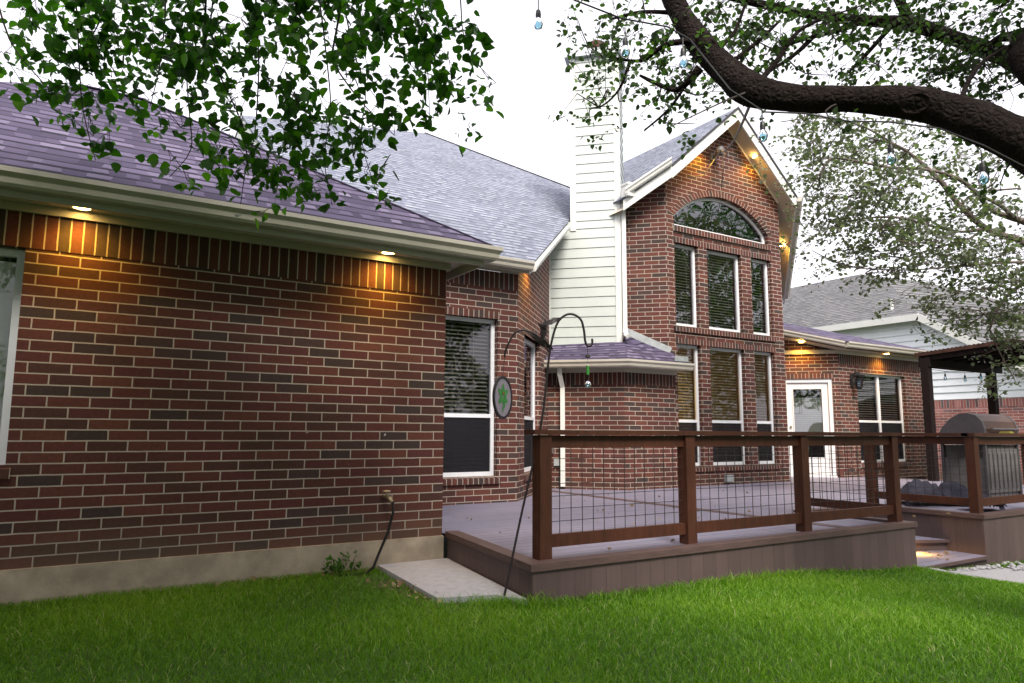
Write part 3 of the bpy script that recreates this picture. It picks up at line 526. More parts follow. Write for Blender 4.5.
FAR_CLUMPS=[(8.49,5.94,5.42,0.253,0.183,60),(9.09,6.33,5.05,0.179,0.269,40),(7.96,5.42,4.79,0.259,0.233,100),(9.22,6.15,4.68,0.265,0.295,115),(8.89,6.09,4.16,0.172,0.186,40),(8.32,5.27,5.06,0.393,0.262,130),(9.79,6.07,5.16,0.454,0.273,150),(8.86,5.53,4.22,0.410,0.273,160),(8.68,5.66,3.80,0.353,0.245,110),(10.17,5.82,5.39,0.455,0.303,110),(8.96,5.03,4.23,0.394,0.289,150),(9.66,5.60,3.94,0.428,0.257,160),(9.71,6.03,3.70,0.384,0.148,90),(9.12,4.68,4.90,0.389,0.194,80),(10.64,5.36,4.87,0.446,0.298,110),(10.10,5.19,4.13,0.424,0.283,150),(9.39,4.92,3.53,0.396,0.198,130),(11.23,5.20,5.25,0.425,0.228,60),(10.14,4.62,4.05,0.351,0.202,70),(10.26,4.84,3.71,0.413,0.207,110),(10.05,4.70,3.30,0.455,0.187,150),(10.10,4.21,4.48,0.339,0.209,70),(11.29,4.68,4.34,0.347,0.289,60),(11.47,4.80,3.80,0.366,0.263,130),(10.46,4.47,3.10,0.375,0.214,160),(10.19,4.66,2.97,0.268,0.161,70),(9.37,5.13,3.27,0.268,0.107,60),(9.09,5.30,3.27,0.214,0.107,40),(8.69,5.54,3.32,0.187,0.080,25),(10.33,4.63,2.64,0.294,0.161,110),(10.03,4.79,2.77,0.187,0.094,30),(10.61,4.45,2.64,0.268,0.241,110),(10.66,4.48,2.24,0.187,0.268,80),(10.72,4.50,1.84,0.134,0.187,40),(9.87,4.79,3.41,0.268,0.187,60),(8.08,5.61,3.49,0.209,0.156,14),(10.68,4.37,2.91,0.161,0.803,80)]
CABLE=[(1.77,3.88,4.27),(2.33,3.46,3.94),(2.54,3.35,3.83),(2.80,3.21,3.72),(3.22,3.23,3.81),(3.28,3.09,3.67),(3.38,2.86,3.25),(3.53,2.73,3.09),(3.70,2.57,3.06),(3.89,2.40,2.99),(4.09,2.28,2.99),(4.26,2.07,2.91),(4.28,1.85,2.73),(4.54,1.60,2.47)]
BULBS=[(2.34,3.47,3.83),(2.82,3.20,3.66),(3.10,2.98,3.57),(3.52,2.74,3.10),(4.10,2.28,2.92),(4.26,1.86,2.70)]
# ---------------------------------------------------------------- ground
def make_ground():
    xs = [-400, -120, -40, -15, -8]+list(np.arange(-5, 14.1, .5))+[16, 20, 30, 60, 150, 400]
    ys = [-400, -120, -40, -15]+list(np.arange(-6, 8, 1))+[10, 20, 40, 100, 400]
    mb = MB()
    for i in range(len(xs)-1):
        for j in range(len(ys)-1):
            q = [(xs[i], ys[j]), (xs[i+1], ys[j]), (xs[i+1], ys[j+1]), (xs[i], ys[j+1])]
            mb.poly([(x, y, gz(x)) for x, y in q])
    o = mb.build('ground', 'soil', smooth=True); tag(o, kind='structure')
make_ground()
# ---------------------------------------------------------------- the house
H = thing('house', 'red brick house with purple shingle roofs, a gabled window bay and white chimney', 'house', (6, 9, 0))
S2 = math.sqrt(.5)
# left wing -------------------------------------------------------
F = Frame((0, 5.85), (1, 0))
wall(F, rect(-3.2, 2.91, .2, 2.64), [rect(-1.75, -.33, .88, 2.36)], 'brick', H, z_off=.2)
header(F, -3.2, 2.91, 2.365, 2.615, H, 'soldier_course', w=.004)
sill(F, -1.8, -.30, .79, .88, H)
window(F, -1.75, -.33, .88, 2.36, H, blinds='closed', screen=False, glass='glass_plain')
mb = MB(); F.box(mb, -3.2, 2.915, -.2, .025, -.4, .2); mb.build('foundation', 'concrete', H)
FB = Frame((2.91, 5.85), (0, 1)); wall(FB, rect(.002, 2.35, .2, 3.0), [], 'brick', H)
mb = MB(); mb.box(-3.4, 3.08, 5.47, 5.85, 2.675, 2.69); mb.box(2.912, 3.08, 5.852, 8.2, 2.675, 2.69); mb.build('soffit', 'soffit', H)
strip([(-3.4, 5.85, 0), (2.91, 5.85, 0), (2.91, 7.9, 0)], .006, .03, 2.612, 2.672, H, 'frieze_board', 'trim')
strip([(-3.4, 5.47, 0), (3.075, 5.47, 0), (3.075, 7.6, 0)], 0, .018, 2.60, 2.78, H, 'fascia_board', 'trim')
gutter([(-3.4, 5.45, 2.645), (3.095, 5.45, 2.645), (3.095, 7.6, 2.645)], H)
for p in ((-.02, 5.72, 2.674), (2.28, 5.725, 2.674)): soffit_light(p, H, 21)
A1, A2 = (-.15, 8.12, 4.58), (.46, 8.12, 4.58)
roofpoly([(-3.2, 5.38, 2.77), (3.18, 5.38, 2.77), A2, A1], (1, 0, 0), H, 'shingle')
roofpoly([(3.18, 5.38, 2.77), (3.18, 12, 2.77), (.46, 12, 4.58), A2], (0, 1, 0), H, 'shingle')
roofpoly([(-3.2, 5.38, 2.77), A1, (-.15, 12, 4.58), (-3.2, 12, 2.77)], (0, 1, 0), H, 'shingle')
mb = MB(); mb.bar((3.15, 5.41, 2.785), (.46, 8.12, 4.585), .08, .010); mb.bar((.46, 8.12, 4.585), (-.15, 8.12, 4.585), .08, .010); mb.build('ridge_cap', 'ridge', H)
# breakfast nook --------------------------------------------------
F = Frame((0, 8.1), (1, 0))
wall(F, rect(2.91, 5.13, .15, 3.27), [rect(3.55, 4.81, .55, 2.62)], 'brick', H, z_off=.01)
header(F, 2.95, 5.125, 3.04, 3.265, H, 'soldier_course', w=.004)
header(F, 3.5, 4.83, 2.62, 2.72, H); sill(F, 3.5, 4.85, .455, .55, H)
window(F, 3.55, 4.81, .55, 2.62, H, mids=(1.33,))
E1 = Frame((5.13, 8.1), (1, 1))
wall(E1, [(0, .15), (2.42, .15), (2.42, 4.65), (0, 3.3)], [rect(.42, 1.62, .55, 2.5)], 'brick', H, z_off=.01)
header(E1, .38, 1.66, 2.5, 2.6, H); sill(E1, .38, 1.66, .455, .55, H)
window(E1, .42, 1.62, .55, 2.5, H, mids=(1.33,))
strip([(2.7, 8.1, 0), (5.13, 8.1, 0)], .006, .028, 3.27, 3.36, H, 'frieze_board', 'trim')
mb = MB(); mb.poly([(2.7, 7.88, 3.30), (5.16, 7.88, 3.30), (5.13, 8.1, 3.30), (2.7, 8.1, 3.30)]); mb.poly([(5.16, 7.88, 3.30), (7.3, 10.02, 4.72), (7.18, 10.2, 4.78), (5.13, 8.1, 3.33)]); mb.build('soffit', 'soffit', H)
strip([(2.7, 7.89, 0), (5.16, 7.89, 0)], 0, .018, 3.25, 3.40, H, 'fascia_board', 'trim')
gutter([(2.7, 7.87, 3.275), (5.173, 7.87, 3.275)], H)
gutter([(5.173, 7.87, 3.275), (7.29, 9.985, 4.69)], H, 'trimw')
mb = MB(); mb.bar((5.165, 7.89, 3.31), (7.28, 10.005, 4.73), .02, .14); mb.build('fascia_board', 'trimw', H)
PK = (6.9, 15.15, 8.34)
roofpoly([(2.2, 7.80, 3.40), (5.19, 7.80, 3.40), (7.36, 9.97, 4.855), (9.65, 12.4, 6.53), PK, (2.6, 12.45, 6.56), (2.2, 12.45, 6.56)], (1, 0, 0), H, 'shingle_b')
mb = MB(); mb.poly([(2.21, 7.85, 3.36), (2.21, 12.45, 6.5), (2.21, 20, 4.45), (2.21, 20, 3.0), (2.21, 7.85, 3.0)]); mb.build('gable_wall', 'siding', H)
roofpoly([(9.65, 12.4, 6.53), (12.5, 15.2, 3.5), (12.5, 18, 3.5), PK], (0, 1, 0), H, 'shingle_b')
roofpoly([(2.2, 12.45, 6.56), (2.6, 12.45, 6.56), PK, (7, 20, 4.5), (2.2, 20, 4.5)], (1, 0, 0), H, 'shingle_b')
mb = MB(); mb.bar((9.65, 12.4, 6.53), (6.9, 15.15, 8.34), .12, .012); mb.build('ridge_cap', 'ridge_b', H)
# the corner lamp under the nook's raked eave
soffit_light((5.62, 8.36, 3.54), H, 20, nrm=(0, 0, -1))
# chimney -------------------------------------------------------
CF = Frame((7.19, 10.31), (1, -1))                 # u=0 at the inner corner, .40 chase left edge, 1.29 chase right edge
CL, CR = .395, 1.29
mb = MB(); CF.box(mb, CL+.02, CR-.02, -1.0, -.004, 2.3, 8.02); CF.box(mb, 0, CL+.02, -.2, -.004, 2.3, 4.85)
ch = mb.build('chimney', 'siding', H)
lap_siding(CF, .02, CR-.10, 2.62, 4.9, ch); lap_siding(CF, CL+.10, CR-.10, 4.9, 8.02, ch)
CS = Frame(CF(CR-.012, 0, 0)[:2], (1, 1)); lap_siding(CS, .10, 1.0, 2.62, 8.02, ch)
mb = MB(); CF.box(mb, CR-.10, CR+.006, -.10, .022, 2.60, 8.02); CF.box(mb, CL, CL+.10, -.10, .0235, 4.72, 8.02); CF.box(mb, 0, .03, -.02, .02, 2.6, 4.8); CF.box(mb, 0, CR, 0, .021, 2.56, 2.63)
mb.build('corner_board', 'trimw', ch, bevel=.004)
mb = MB(); CF.box(mb, CL-.09, CR+.09, -1.09, .09, 8.02, 8.14); CF.box(mb, CL-.05, CR+.05, -1.05, .05, 8.14, 8.17); mb.build('chimney_cap', 'galv', ch)
mb = MB(); fc = CF((CL+CR)/2, -.5, 0); fc = (fc.x, fc.y, 0); mb.lathe([(.15, 8.16), (.15, 8.40), (.0, 8.41)], fc); mb.lathe([(.18, 8.36), (.19, 8.37), (.19, 8.50), (.16, 8.55), (0, 8.56)], fc); mb.build('flue_cap', 'rust', ch, smooth=True)
# fireplace bump-out ----------------------------------------------
B1 = Frame((6.745, 9.725), (1, -1)); L1 = math.hypot(7.64-6.745, 8.83-9.725)
wall(B1, rect(0, L1, .15, 2.12), [], 'brick', H, z_off=.02)
B2 = Frame((7.64, 8.83), (1, 0)); wall(B2, rect(0, 1.14, .15, 2.12), [], 'brick', H, u_off=.1, z_off=.02)
B3 = Frame((8.78, 8.83), (0, 1)); wall(B3, rect(0.002, .14, .15, 2.12), [], 'brick', H, z_off=.02)
header(B1, .0, L1+.002, 1.90, 2.115, H, 'soldier_course', w=.004); header(B2, .0, 1.13, 1.90, 2.114, H, 'soldier_course', w=.004)
pth = [(6.56, 9.54, 0), (7.51, 8.59, 0), (8.88, 8.59, 0)]
strip([(6.745, 9.725, 0), (7.64, 8.83, 0), (8.79, 8.83, 0)], .006, .03, 2.10, 2.19, H, 'frieze_board', 'trim')
mb = MB(); mb.poly([(6.58, 9.56, 2.17), (7.52, 8.6, 2.17), (7.64, 8.83, 2.17), (6.745, 9.725, 2.17)]); mb.poly([(7.52, 8.6, 2.17), (8.88, 8.6, 2.17), (8.88, 8.9, 2.17), (7.64, 8.83, 2.17)]); mb.build('soffit', 'soffit', H)
gutter([(p[0], p[1], 2.16) for p in pth], H, 'trim')
K1 = (8.13, 9.38, 2.70)
roofpoly([(6.51, 9.49, 2.275), (7.47, 8.53, 2.275), K1, (7.16, 10.33, 2.66)], (1, -1, 0), H, 'shingle')
roofpoly([(7.47, 8.53, 2.275), (8.92, 8.53, 2.275), (8.80, 8.93, 2.50), (8.25, 9.48, 2.84), K1], (1, 0, 0), H, 'shingle')
mb = MB(); mb.bar((8.79, 8.93, 2.53), (8.22, 9.50, 2.92), .025, .12); mb.bar((8.55, 8.60, 2.36), (8.86, 8.60, 2.36), .02, .09); mb.build('flashing', 'galv', H)
def downspout(pts, root, mat='trimw', w=.075):
    mb = MB()
    for a, b in zip(pts[:-1], pts[1:]): mb.bar(a, b, w, w*.75, up=(.6, .8, 0))
    return mb.build('downspout', mat, root, bevel=.008)
dpo = B1(.26, .05, 0)
downspout([B1(.24, .22, 2.17), B1(.24, .20, 2.06), B1(.26, .05, 1.86), B1(.26, .05, .25)], H)
downspout([CF(1.345, .02, 5.28), CF(1.345, .02, 2.9), CF(1.36, .10, 2.80), CF(1.40, .20, 2.76)], H)
# window tower ------------------------------------------------------
T = Frame((8.77, 8.95), (1, 0))                 # u = X-8.77
TX = 8.77
cols = [(8.96-TX, 9.55-TX), (9.78-TX, 10.71-TX), (10.98-TX, 11.56-TX)]
arch = []
ax, az, ar = 10.24-TX, 3.777, 1.763
def arc(r_, zmin, n=20):
    a0 = math.asin((zmin-az)/r_); return [(ax+r_*math.cos(a), az+r_*math.sin(a)) for a in np.linspace(a0, math.pi-a0, n)]
ah = [(8.96-TX, 4.82), (11.52-TX, 4.82)]+arc(ar, 5.0)
zt = lambda x: 7.23-.88*abs(x-10.36)-.12
wall(T, [(0, .15), (3.1, .15), (3.1, zt(11.87)), (10.36-TX, zt(10.36)), (0, zt(8.77))], [rect(a, b, .55, 2.68) for a, b in cols]+[rect(a, b, 3.0, 4.5) for a, b in cols]+[ah], 'brick', H, u_off=.03, z_off=.02)
TL = Frame((8.77-1.0, 8.95+1.0), (1, -1)); Lh = math.sqrt(2)
wall(TL, [(0, .15), (Lh, .15), (Lh, zt(8.77)), (0, zt(7.77))], [], 'brick', H, z_off=.02)
TR = Frame((11.87, 8.95), (1, 1)); wall(TR, [(0, .15), (1.6, .15), (1.6, zt(13.0)), (0, zt(11.87))], [], 'brick', H, z_off=.02)
sill(T, 8.9-TX, 11.6-TX, .455, .55, H); header(T, 8.93-TX, 11.6-TX, 2.68, 2.785, H); sill(T, 8.9-TX, 11.62-TX, 2.89, 3.0, H)
header(T, 8.93-TX, 11.6-TX, 4.5, 4.605, H); sill(T, 8.93-TX, 11.58-TX, 4.70, 4.82, H)
# brick ring over the arch
mb = MB(); i0, i1 = arc(ar, 5.0, 28), arc(ar+.115, 5.03, 28); s_ = 0
for k in range(27):
    L = math.hypot(i0[k+1][0]-i0[k][0], i0[k+1][1]-i0[k][1])
    uv = [(s_, .05), (s_+L, .05), (s_+L, .165), (s_, .165)]
    mb.poly([T(i0[k][0], .012, i0[k][1]), T(i0[k+1][0], .012, i0[k+1][1]), T(i1[k+1][0], .012, i1[k+1][1]), T(i1[k][0], .012, i1[k][1])], uv)
    mb.poly([T(i0[k][0], -.1, i0[k][1]), T(i0[k+1][0], -.1, i0[k+1][1]), T(i0[k+1][0], .012, i0[k+1][1]), T(i0[k][0], .012, i0[k][1])], uv)
    mb.poly([T(i1[k][0], .012, i1[k][1]), T(i1[k+1][0], .012, i1[k+1][1]), T(i1[k+1][0], -.05, i1[k+1][1]), T(i1[k][0], -.05, i1[k][1])], uv); s_ += L
mb.build('arch_bricks', 'soldier', H)
for a, b in cols:
    window(T, a, b, .55, 2.68, H, mids=(1.33,), room=False); window(T, a, b, 3.0, 4.5, H, glass='glass_up', room=False)
# arched window
mb = MB(); outer = [(8.96-TX, 4.82), (11.52-TX, 4.82)]+arc(ar, 5.0, 24); cxm, czm = ax, 5.05
inner = [(8.96-TX+.05, 4.87), (11.52-TX-.05, 4.87)]+arc(ar-.05, 5.0, 24)
for k in range(len(outer)):
    j = (k+1) % len(outer)
    mb.poly([T(*(outer[k][0], -.085, outer[k][1])), T(outer[j][0], -.085, outer[j][1]), T(inner[j][0], -.085, inner[j][1]), T(inner[k][0], -.085, inner[k][1])])
    mb.poly([T(inner[k][0], -.085, inner[k][1]), T(inner[j][0], -.085, inner[j][1]), T(inner[j][0], -.13, inner[j][1]), T(inner[k][0], -.13, inner[k][1])])
aw = mb.build('arched_window', 'vinyl', H)
mb = MB(); mb.poly([T(u, -.11, z) for u, z in outer]); mb.build('pane', 'glass_up', aw)
mb = MB(); T.box(mb, .12, 2.98, -1.0, -.98, 4.55, 5.55); T.box(mb, .7, 2.5, -1.0, -.14, 5.62, 5.64); mb.build('room_interior', 'room', aw)
def room_box(u0, u1, w0, w1, z0, z1, mat):
    mb = MB()
    for q in (((u0, w1, z0), (u1, w1, z0), (u1, w1, z1), (u0, w1, z1)), ((u0, w0, z0), (u0, w1, z0), (u0, w1, z1), (u0, w0, z1)), ((u1, w0, z0), (u1, w1, z0), (u1, w1, z1), (u1, w0, z1)), ((u0, w0, z1), (u1, w0, z1), (u1, w1, z1), (u0, w1, z1)), ((u0, w0, z0), (u1, w0, z0), (u1, w1, z0), (u0, w1, z0))): mb.poly([T(*p) for p in q])
    return mb.build('room_interior', mat, H)
room_box(.12, 2.95, -.16, -2.0, .25, 2.84, 'room_lit'); room_box(.12, 2.95, -.16, -2.0, 2.86, 4.66, 'room')
# lit lampshade standing inside behind the lower left panes
mb = MB(); mb.lathe([(.19, 1.55), (.15, 2.25)], (9.12, 9.42, 0), 20); mb.lathe([(.02, .6), (.02, 1.55)], (9.12, 9.42, 0)); ilamp = mb.build('indoor_lamp', 'shade', H); _l = bpy.data.lights.new('lamp_glow', 'POINT'); _l.energy = 3.2; _l.color = (1, .62, .22); _l.shadow_soft_size = .12; _o = bpy.data.objects.new('lamp_glow', _l); COL.objects.link(_o); _o.location = (9.5, 9.9, 1.95); _o.parent = ilamp
# tower roof
AP = (10.36, 8.6, 7.25); KR, KL = (11.98, 8.6, 5.80), (8.60, 8.6, 5.75); ER, EL = (13.6, 10.2, 4.25), (8.0, 9.2, 5.20)
roofpoly([AP, KR, ER, (13.6, 12.5, 4.25), (10.36, 12.5, 7.25)], (0, 1, 0), H, 'shingle_b')
roofpoly([AP, (10.36, 12.5, 7.25), (8.0, 12.5, 5.2), EL, KL], (0, 1, 0), H, 'shingle_b')
def slopeboard(a, b, out, hgt, th, name, mat, drop=0.):
    """board on edge along a-b, top edge at a,b minus drop; out = outward horizontal dir"""
    a = Vector(a)-Vector((0, 0, drop)); b = Vector(b)-Vector((0, 0, drop)); o = Vector(out).normalized()*th; d = Vector((0, 0, hgt))
    mb = MB(); mb.hexa([a-d, b-d, b-d-o, a-d-o, a, b, b-o, a-o]); return mb.build(name, mat, H)
slopeboard(AP, KR, (0, -1, 0), .21, .03, 'rake_board', 'trimw', .035); slopeboard(KL, AP, (0, -1, 0), .21, .03, 'rake_board', 'trimw', .035)
slopeboard((10.36, 8.584, 7.262), (12.0, 8.584, 5.81), (0, -1, 0), .05, .016, 'drip_edge', 'drip'); slopeboard((8.6, 8.584, 5.762), (10.36, 8.584, 7.262), (0, -1, 0), .05, .016, 'drip_edge', 'drip')
slopeboard(EL, KL, (-1, -1, 0), .19, .03, 'fascia_board', 'trimw', .03); slopeboard(KR, ER, (1, -1, 0), .19, .03, 'fascia_board', 'trimw', .03)
mb = MB(); dz = .20
Z = lambda p, k=dz: (p[0], p[1], p[2]-k)
wl = lambda x, y: (x, y, zt(x)-.02)
mb.poly([Z(AP), Z(KR), wl(11.87, 8.95), (10.36, 8.95, zt(10.36)-.02)]); mb.poly([Z(KL), Z(AP), (10.36, 8.95, zt(10.36)-.02), wl(8.77, 8.95)])
mb.poly([Z(KR), Z(ER), wl(13.1, 10.18), wl(11.87, 8.95)]); mb.poly([Z(EL), Z(KL), wl(8.77, 8.95), wl(7.9, 9.82)]); mb.build('soffit', 'soffit', H)
slopeboard((10.36, 8.945, zt(10.36)+.0), (11.87, 8.945, zt(11.87)), (0, -1, 0), .07, .02, 'frieze_board', 'trimw')
gutter([(8.03, 9.17, 5.23), (8.60, 8.6, 5.73)], H, 'trimw'); gutter([(12.0, 8.6, 5.70), (13.62, 10.22, 4.15)], H, 'trim')
mb = MB(); mb.box(7.99, 8.19, 9.06, 9.24, 5.22, 5.42); mb.box(7.98, 8.20, 9.05, 9.25, 5.42, 5.46); mb.build('gutter_box', 'trimw', H, bevel=.01)
for p, e in (((11.02, 8.78, zt(11.02)-.05), 34), ((9.62, 8.78, zt(9.62)-.08), 34), ((12.55, 9.40, zt(12.55)-.12), 20)): soffit_light(p, H, e, nrm=(.0, -.1, -1))
# flood light and its bracket on the gable
mb = MB(); T.box(mb, 10.0-TX-.07, 10.0-TX+.07, .0, .05, 6.22, 6.36); mb.tube([T(10.0-TX, .05, 6.29), T(10.0-TX, .16, 6.33)], .03); mb.lathe([(.0, 6.27), (.06, 6.28), (.085, 6.35), (.07, 6.42), (0, 6.43)], (T(10.0-TX, .2, 0).x, T(10.0-TX, .2, 0).y, 0)); mb.build('flood_light', 'gpanel', H)
mb = MB(); T.box(mb, 10.14-TX-.10, 10.14-TX+.10, .0, .05, .26, .38); mb.build('wall_vent', 'galv', H, bevel=.01)
# back-door wing ------------------------------------------------------
D = Frame((13.95-1.35*S2, 9.2+1.35*S2), (1, -1)); DL = 1.35
wall(D, [(0, .15), (DL, .15), (DL, 2.86), (0, 3.25)], [rect(.22, 1.225, .2, 2.30)], 'brick', H, z_off=.02)
header(D, .2, 1.25, 2.30, 2.41, H)
mb = MB(); D.box(mb, .22, .30, -.09, -.02, .2, 2.30); D.box(mb, 1.145, 1.225, -.09, -.02, .2, 2.30); D.box(mb, .30, 1.145, -.09, -.021, 2.22, 2.30); D.box(mb, .22, 1.225, -.09, .03, .19, .25)
dr = mb.build('door', 'door', H, bevel=.005)
mb = MB(); g0, g1, h0, h1 = .435, 1.01, .62, 2.08
for a in (rect(.30, g0, .25, 2.22), rect(g1, 1.145, .25, 2.22), rect(g0, g1, .25, h0), rect(g0, g1, h1, 2.22)): D.box(mb, a[0][0], a[1][0], -.10, -.055, a[0][1], a[2][1])
D.box(mb, g0-.02, g0, -.07, -.045, h0, h1); D.box(mb, g1, g1+.02, -.07, -.045, h0, h1)
mb.build('door_leaf', 'door', dr)
mb = MB(); mb.poly([D(g0, -.08, h0), D(g1, -.08, h0), D(g1, -.08, h1), D(g0, -.08, h1)]); mb.build('door_glass', 'glass_door', dr)
mb = MB(); z = 1.02
while z < 1.88: mb.poly([D(g0, -.125, z+.022), D(g1, -.125, z+.022), D(g1, -.115, z-.020), D(g0, -.115, z-.020)]); z += .045
mb.build('pale_reflection_slats', 'slat_closed', dr)  # pale slats added behind the glass in place of its bright reflection
mb = MB()
for u0, u1, z0, z1 in ((g0, g1, 1.90, 1.905), (.60, .604, 1.55, 2.08), (g0+.12, .60, 1.78, 1.784), (.90, .904, 1.9, 2.08), (g0+.12, g0+.124, 1.55, 1.784), (g0, .604, 1.55, 1.554)): D.box(mb, u0, u1, -.078, -.072, z0, z1)
mb.build('leaded_bars', 'iron', dr)
mb = MB(); mb.lathe([(0, -.03), (.03, -.02), (.03, .02), (0, .03)], D(.36, -.02, 1.12)); mb.lathe([(0, -.02), (.022, -.015), (.022, .015), (0, .02)], D(.36, -.03, 1.27)); mb.build('door_handle', 'brass', dr)
mb = MB(); D.box(mb, -.3, 1.3, -1.0, -.98, .1, 2.6); D.box(mb, -.3, -.28, -1.0, -.12, .1, 2.6); mb.build('room_interior', 'room', dr)
W = Frame((13.95, 9.2), (1, 0))
wall(W, rect(0, 3.3, .15, 2.86), [rect(.66, 2.54, .5, 2.46)], 'brick', H, u_off=.05, z_off=.02)
WR = Frame((17.25, 9.2), (0, 1)); wall(WR, rect(.002, 5, -.3, 2.86), [], 'brick', H)
header(W, .04, 3.29, 2.60, 2.85, H, 'soldier_course', w=.004); sill(W, .62, 2.58, .405, .5, H)
window(W, .66, 2.54, .5, 2.46, H, mids=(1.40,), muls=(1.60,))
strip([(13.95-1.2, 9.2+1.2, 0), (13.95, 9.2, 0), (17.25, 9.2, 0), (17.25, 12, 0)], .006, .03, 2.835, 2.915, H, 'frieze_board', 'trim')
mb = MB(); mb.poly([(13.79, 8.92, 2.91), (17.34, 8.92, 2.91), (17.25, 9.2, 2.91), (13.95, 9.2, 2.91)]); mb.poly([(17.34, 8.92, 2.91), (17.34, 13, 2.91), (17.25, 13, 2.91), (17.25, 9.2, 2.91)]); mb.poly([(12.72, 9.99, 3.27), (13.79, 8.92, 2.91), (13.95, 9.2, 2.91), (12.9, 10.25, 3.27)]); mb.build('soffit', 'soffit', H)
gutter([(13.79, 8.92, 2.93), (17.33, 8.92, 2.93), (17.33, 13, 2.93)], H); gutter([(12.64, 10.07, 3.31), (13.79, 8.92, 2.93)], H)
roofpoly([(13.76, 8.84, 3.05), (17.41, 8.84, 3.05), (13.49, 12.76, 4.36), (12.0, 12.76, 4.36), (12.0, 10.48, 3.61)], (1, 0, 0), H, 'shingle')
roofpoly([(17.41, 8.84, 3.05), (17.41, 14, 3.05), (13.49, 14, 4.36), (13.49, 12.76, 4.36)], (0, 1, 0), H, 'shingle')
soffit_light((15.45, 8.98, 2.905), H, 42); soffit_light((13.28, 9.58, 3.075), H, 42)
# wall lantern
mb = MB(); lc = (14.42, 9.03); W.box(mb, .47-.05, .47+.05, 0, .02, 2.15, 2.42); mb.tube([(14.42, 9.18, 2.38), (14.42, 9.10, 2.46), (14.42, 9.03, 2.42)], .012); mb.lathe([(0, 2.45), (.05, 2.43), (.13, 2.37), (.12, 2.36), (.0, 2.36)], (lc[0], lc[1], 0), 8); mb.lathe([(.0, 2.08), (.05, 2.08), (.075, 2.13), (.06, 2.135)], (lc[0], lc[1], 0), 8)
for k in range(6):
    a = k*math.pi/3; mb.bar((lc[0]+.065*math.cos(a), lc[1]+.065*math.sin(a), 2.13), (lc[0]+.10*math.cos(a), lc[1]+.10*math.sin(a), 2.37), .008, .008)
ln = mb.build('wall_lantern', 'black', H); mb = MB(); mb.lathe([(.06, 2.135), (.095, 2.36)], (lc[0], lc[1], 0), 6); mb.build('lantern_glass', 'bulb', ln)
# boxes and taps on the bump-out
mb = MB(); B1.box(mb, .02, .10, .0, .06, .78, .90); mb.build('outlet_box', 'gpanel', H, bevel=.006)
mb = MB(); B1.box(mb, .11, .22, .0, .05, .58, .70); mb.build('outlet_box', 'galv', H, bevel=.006)
mb = MB(); mb.tube([B1(.03, 0, .33), B1(.03, .08, .33), B1(.035, .11, .27)], .018); mb.lathe([(.035, .36), (.035, .37), (0, .375)], (B1(.03, .07, 0).x, B1(.03, .07, 0).y, 0)); mb.build('hose_bib', 'vinyl', H)
mb = MB(); mb.tube([(2.36, 5.85, .56), (2.36, 5.76, .565), (2.375, 5.72, .52)], .017); mb.lathe([(0, .60), (.035, .605), (.035, .62), (0, .625)], (2.34, 5.77, 0)); mb.tube([(2.34, 5.77, .56), (2.34, 5.77, .61)], .008); mb.build('hose_bib', 'brass', H, smooth=True)
# ---------------------------------------------------------------- neighbour's house
NH = thing('neighbor_house', 'pale blue sided house with grey hip roof and pink brick base beyond the pergola', 'house', (22, 10, -.35))
NX = 21.46; NF = Frame((NX, 30), (0, -1))            # u = 30-Y, faces -X
yc = 11.26
zr = lambda y: 4.62 if y > yc else max(2.75, 4.62-.66*(yc-y))
lap_siding(NF, 0, 18.6, 2.12, 4.62, NH, 'nsiding', .20, pr=.035, right=lambda z: (18.74+(4.62-z)/.66) if z > 2.75 else 26.)
mb = MB(); mb.poly([NF(0, -.01, -.4), NF(26, -.01, -.4), NF(26, -.01, 2.8), NF(21.5, -.01, 2.8), NF(18.74, -.01, 4.6), NF(0, -.01, 4.6)]); NF.box(mb, 0, 26, -.25, -.02, -.4, 2.1); mb.build('wall', 'nsiding', NH)
mb = MB(); NF.box(mb, 0, 26, -.06, .05, -.4, 1.88); mb.build('brick_base', 'nbrick', NH)
mb = MB(); NF.box(mb, 0, 26, -.06, .054, 1.88, 2.10, dz=1.83); mb.build('soldier_course', 'nsoldier', NH)
Cn = (21.13, 11.26, 4.68); P1, P2 = (25.29, 15.51, 7.18), (24.32, 14.03, 6.6)
roofpoly([(21.13, 30, 4.68), Cn, P2, P1, (25.3, 30, 7.18)], (0, 1, 0), NH, 'shingle_n')
roofpoly([Cn, (21.13, 8.1, 2.62), (21.13, 4.0, 1.9), (33.0, 9.0, 4.7), (32.25, 13.83, 6.63), (28.2, 14.7, 7.08), P2], (1, -.1, 0), NH, 'shingle_n')
roofpoly([P1, P2, (28.2, 14.7, 7.08), (30, 25, 4.5), (25.3, 30, 7.18)], (1, 0, 0), NH, 'shingle_n')
mb = MB()
for a, b in (((21.10, 30, 4.57), (21.10, 11.24, 4.57)), ((21.10, 11.26, 4.57), (21.10, 8.0, 2.47))): mb.bar(a, b, .04, .20)
mb.build('fascia_board', 'trimw', NH)
mb = MB(); mb.poly([(21.13, 30, 4.58), (21.13, 11.26, 4.58), (NX, 11.26, 4.60), (NX, 30, 4.60)]); mb.build('soffit', 'soffit', NH)
mb = MB(); mb.tube([(21.68, 12.34, 4.95), (21.68, 12.34, 5.32)], .05); mb.build('vent_pipe', 'trimw', NH)
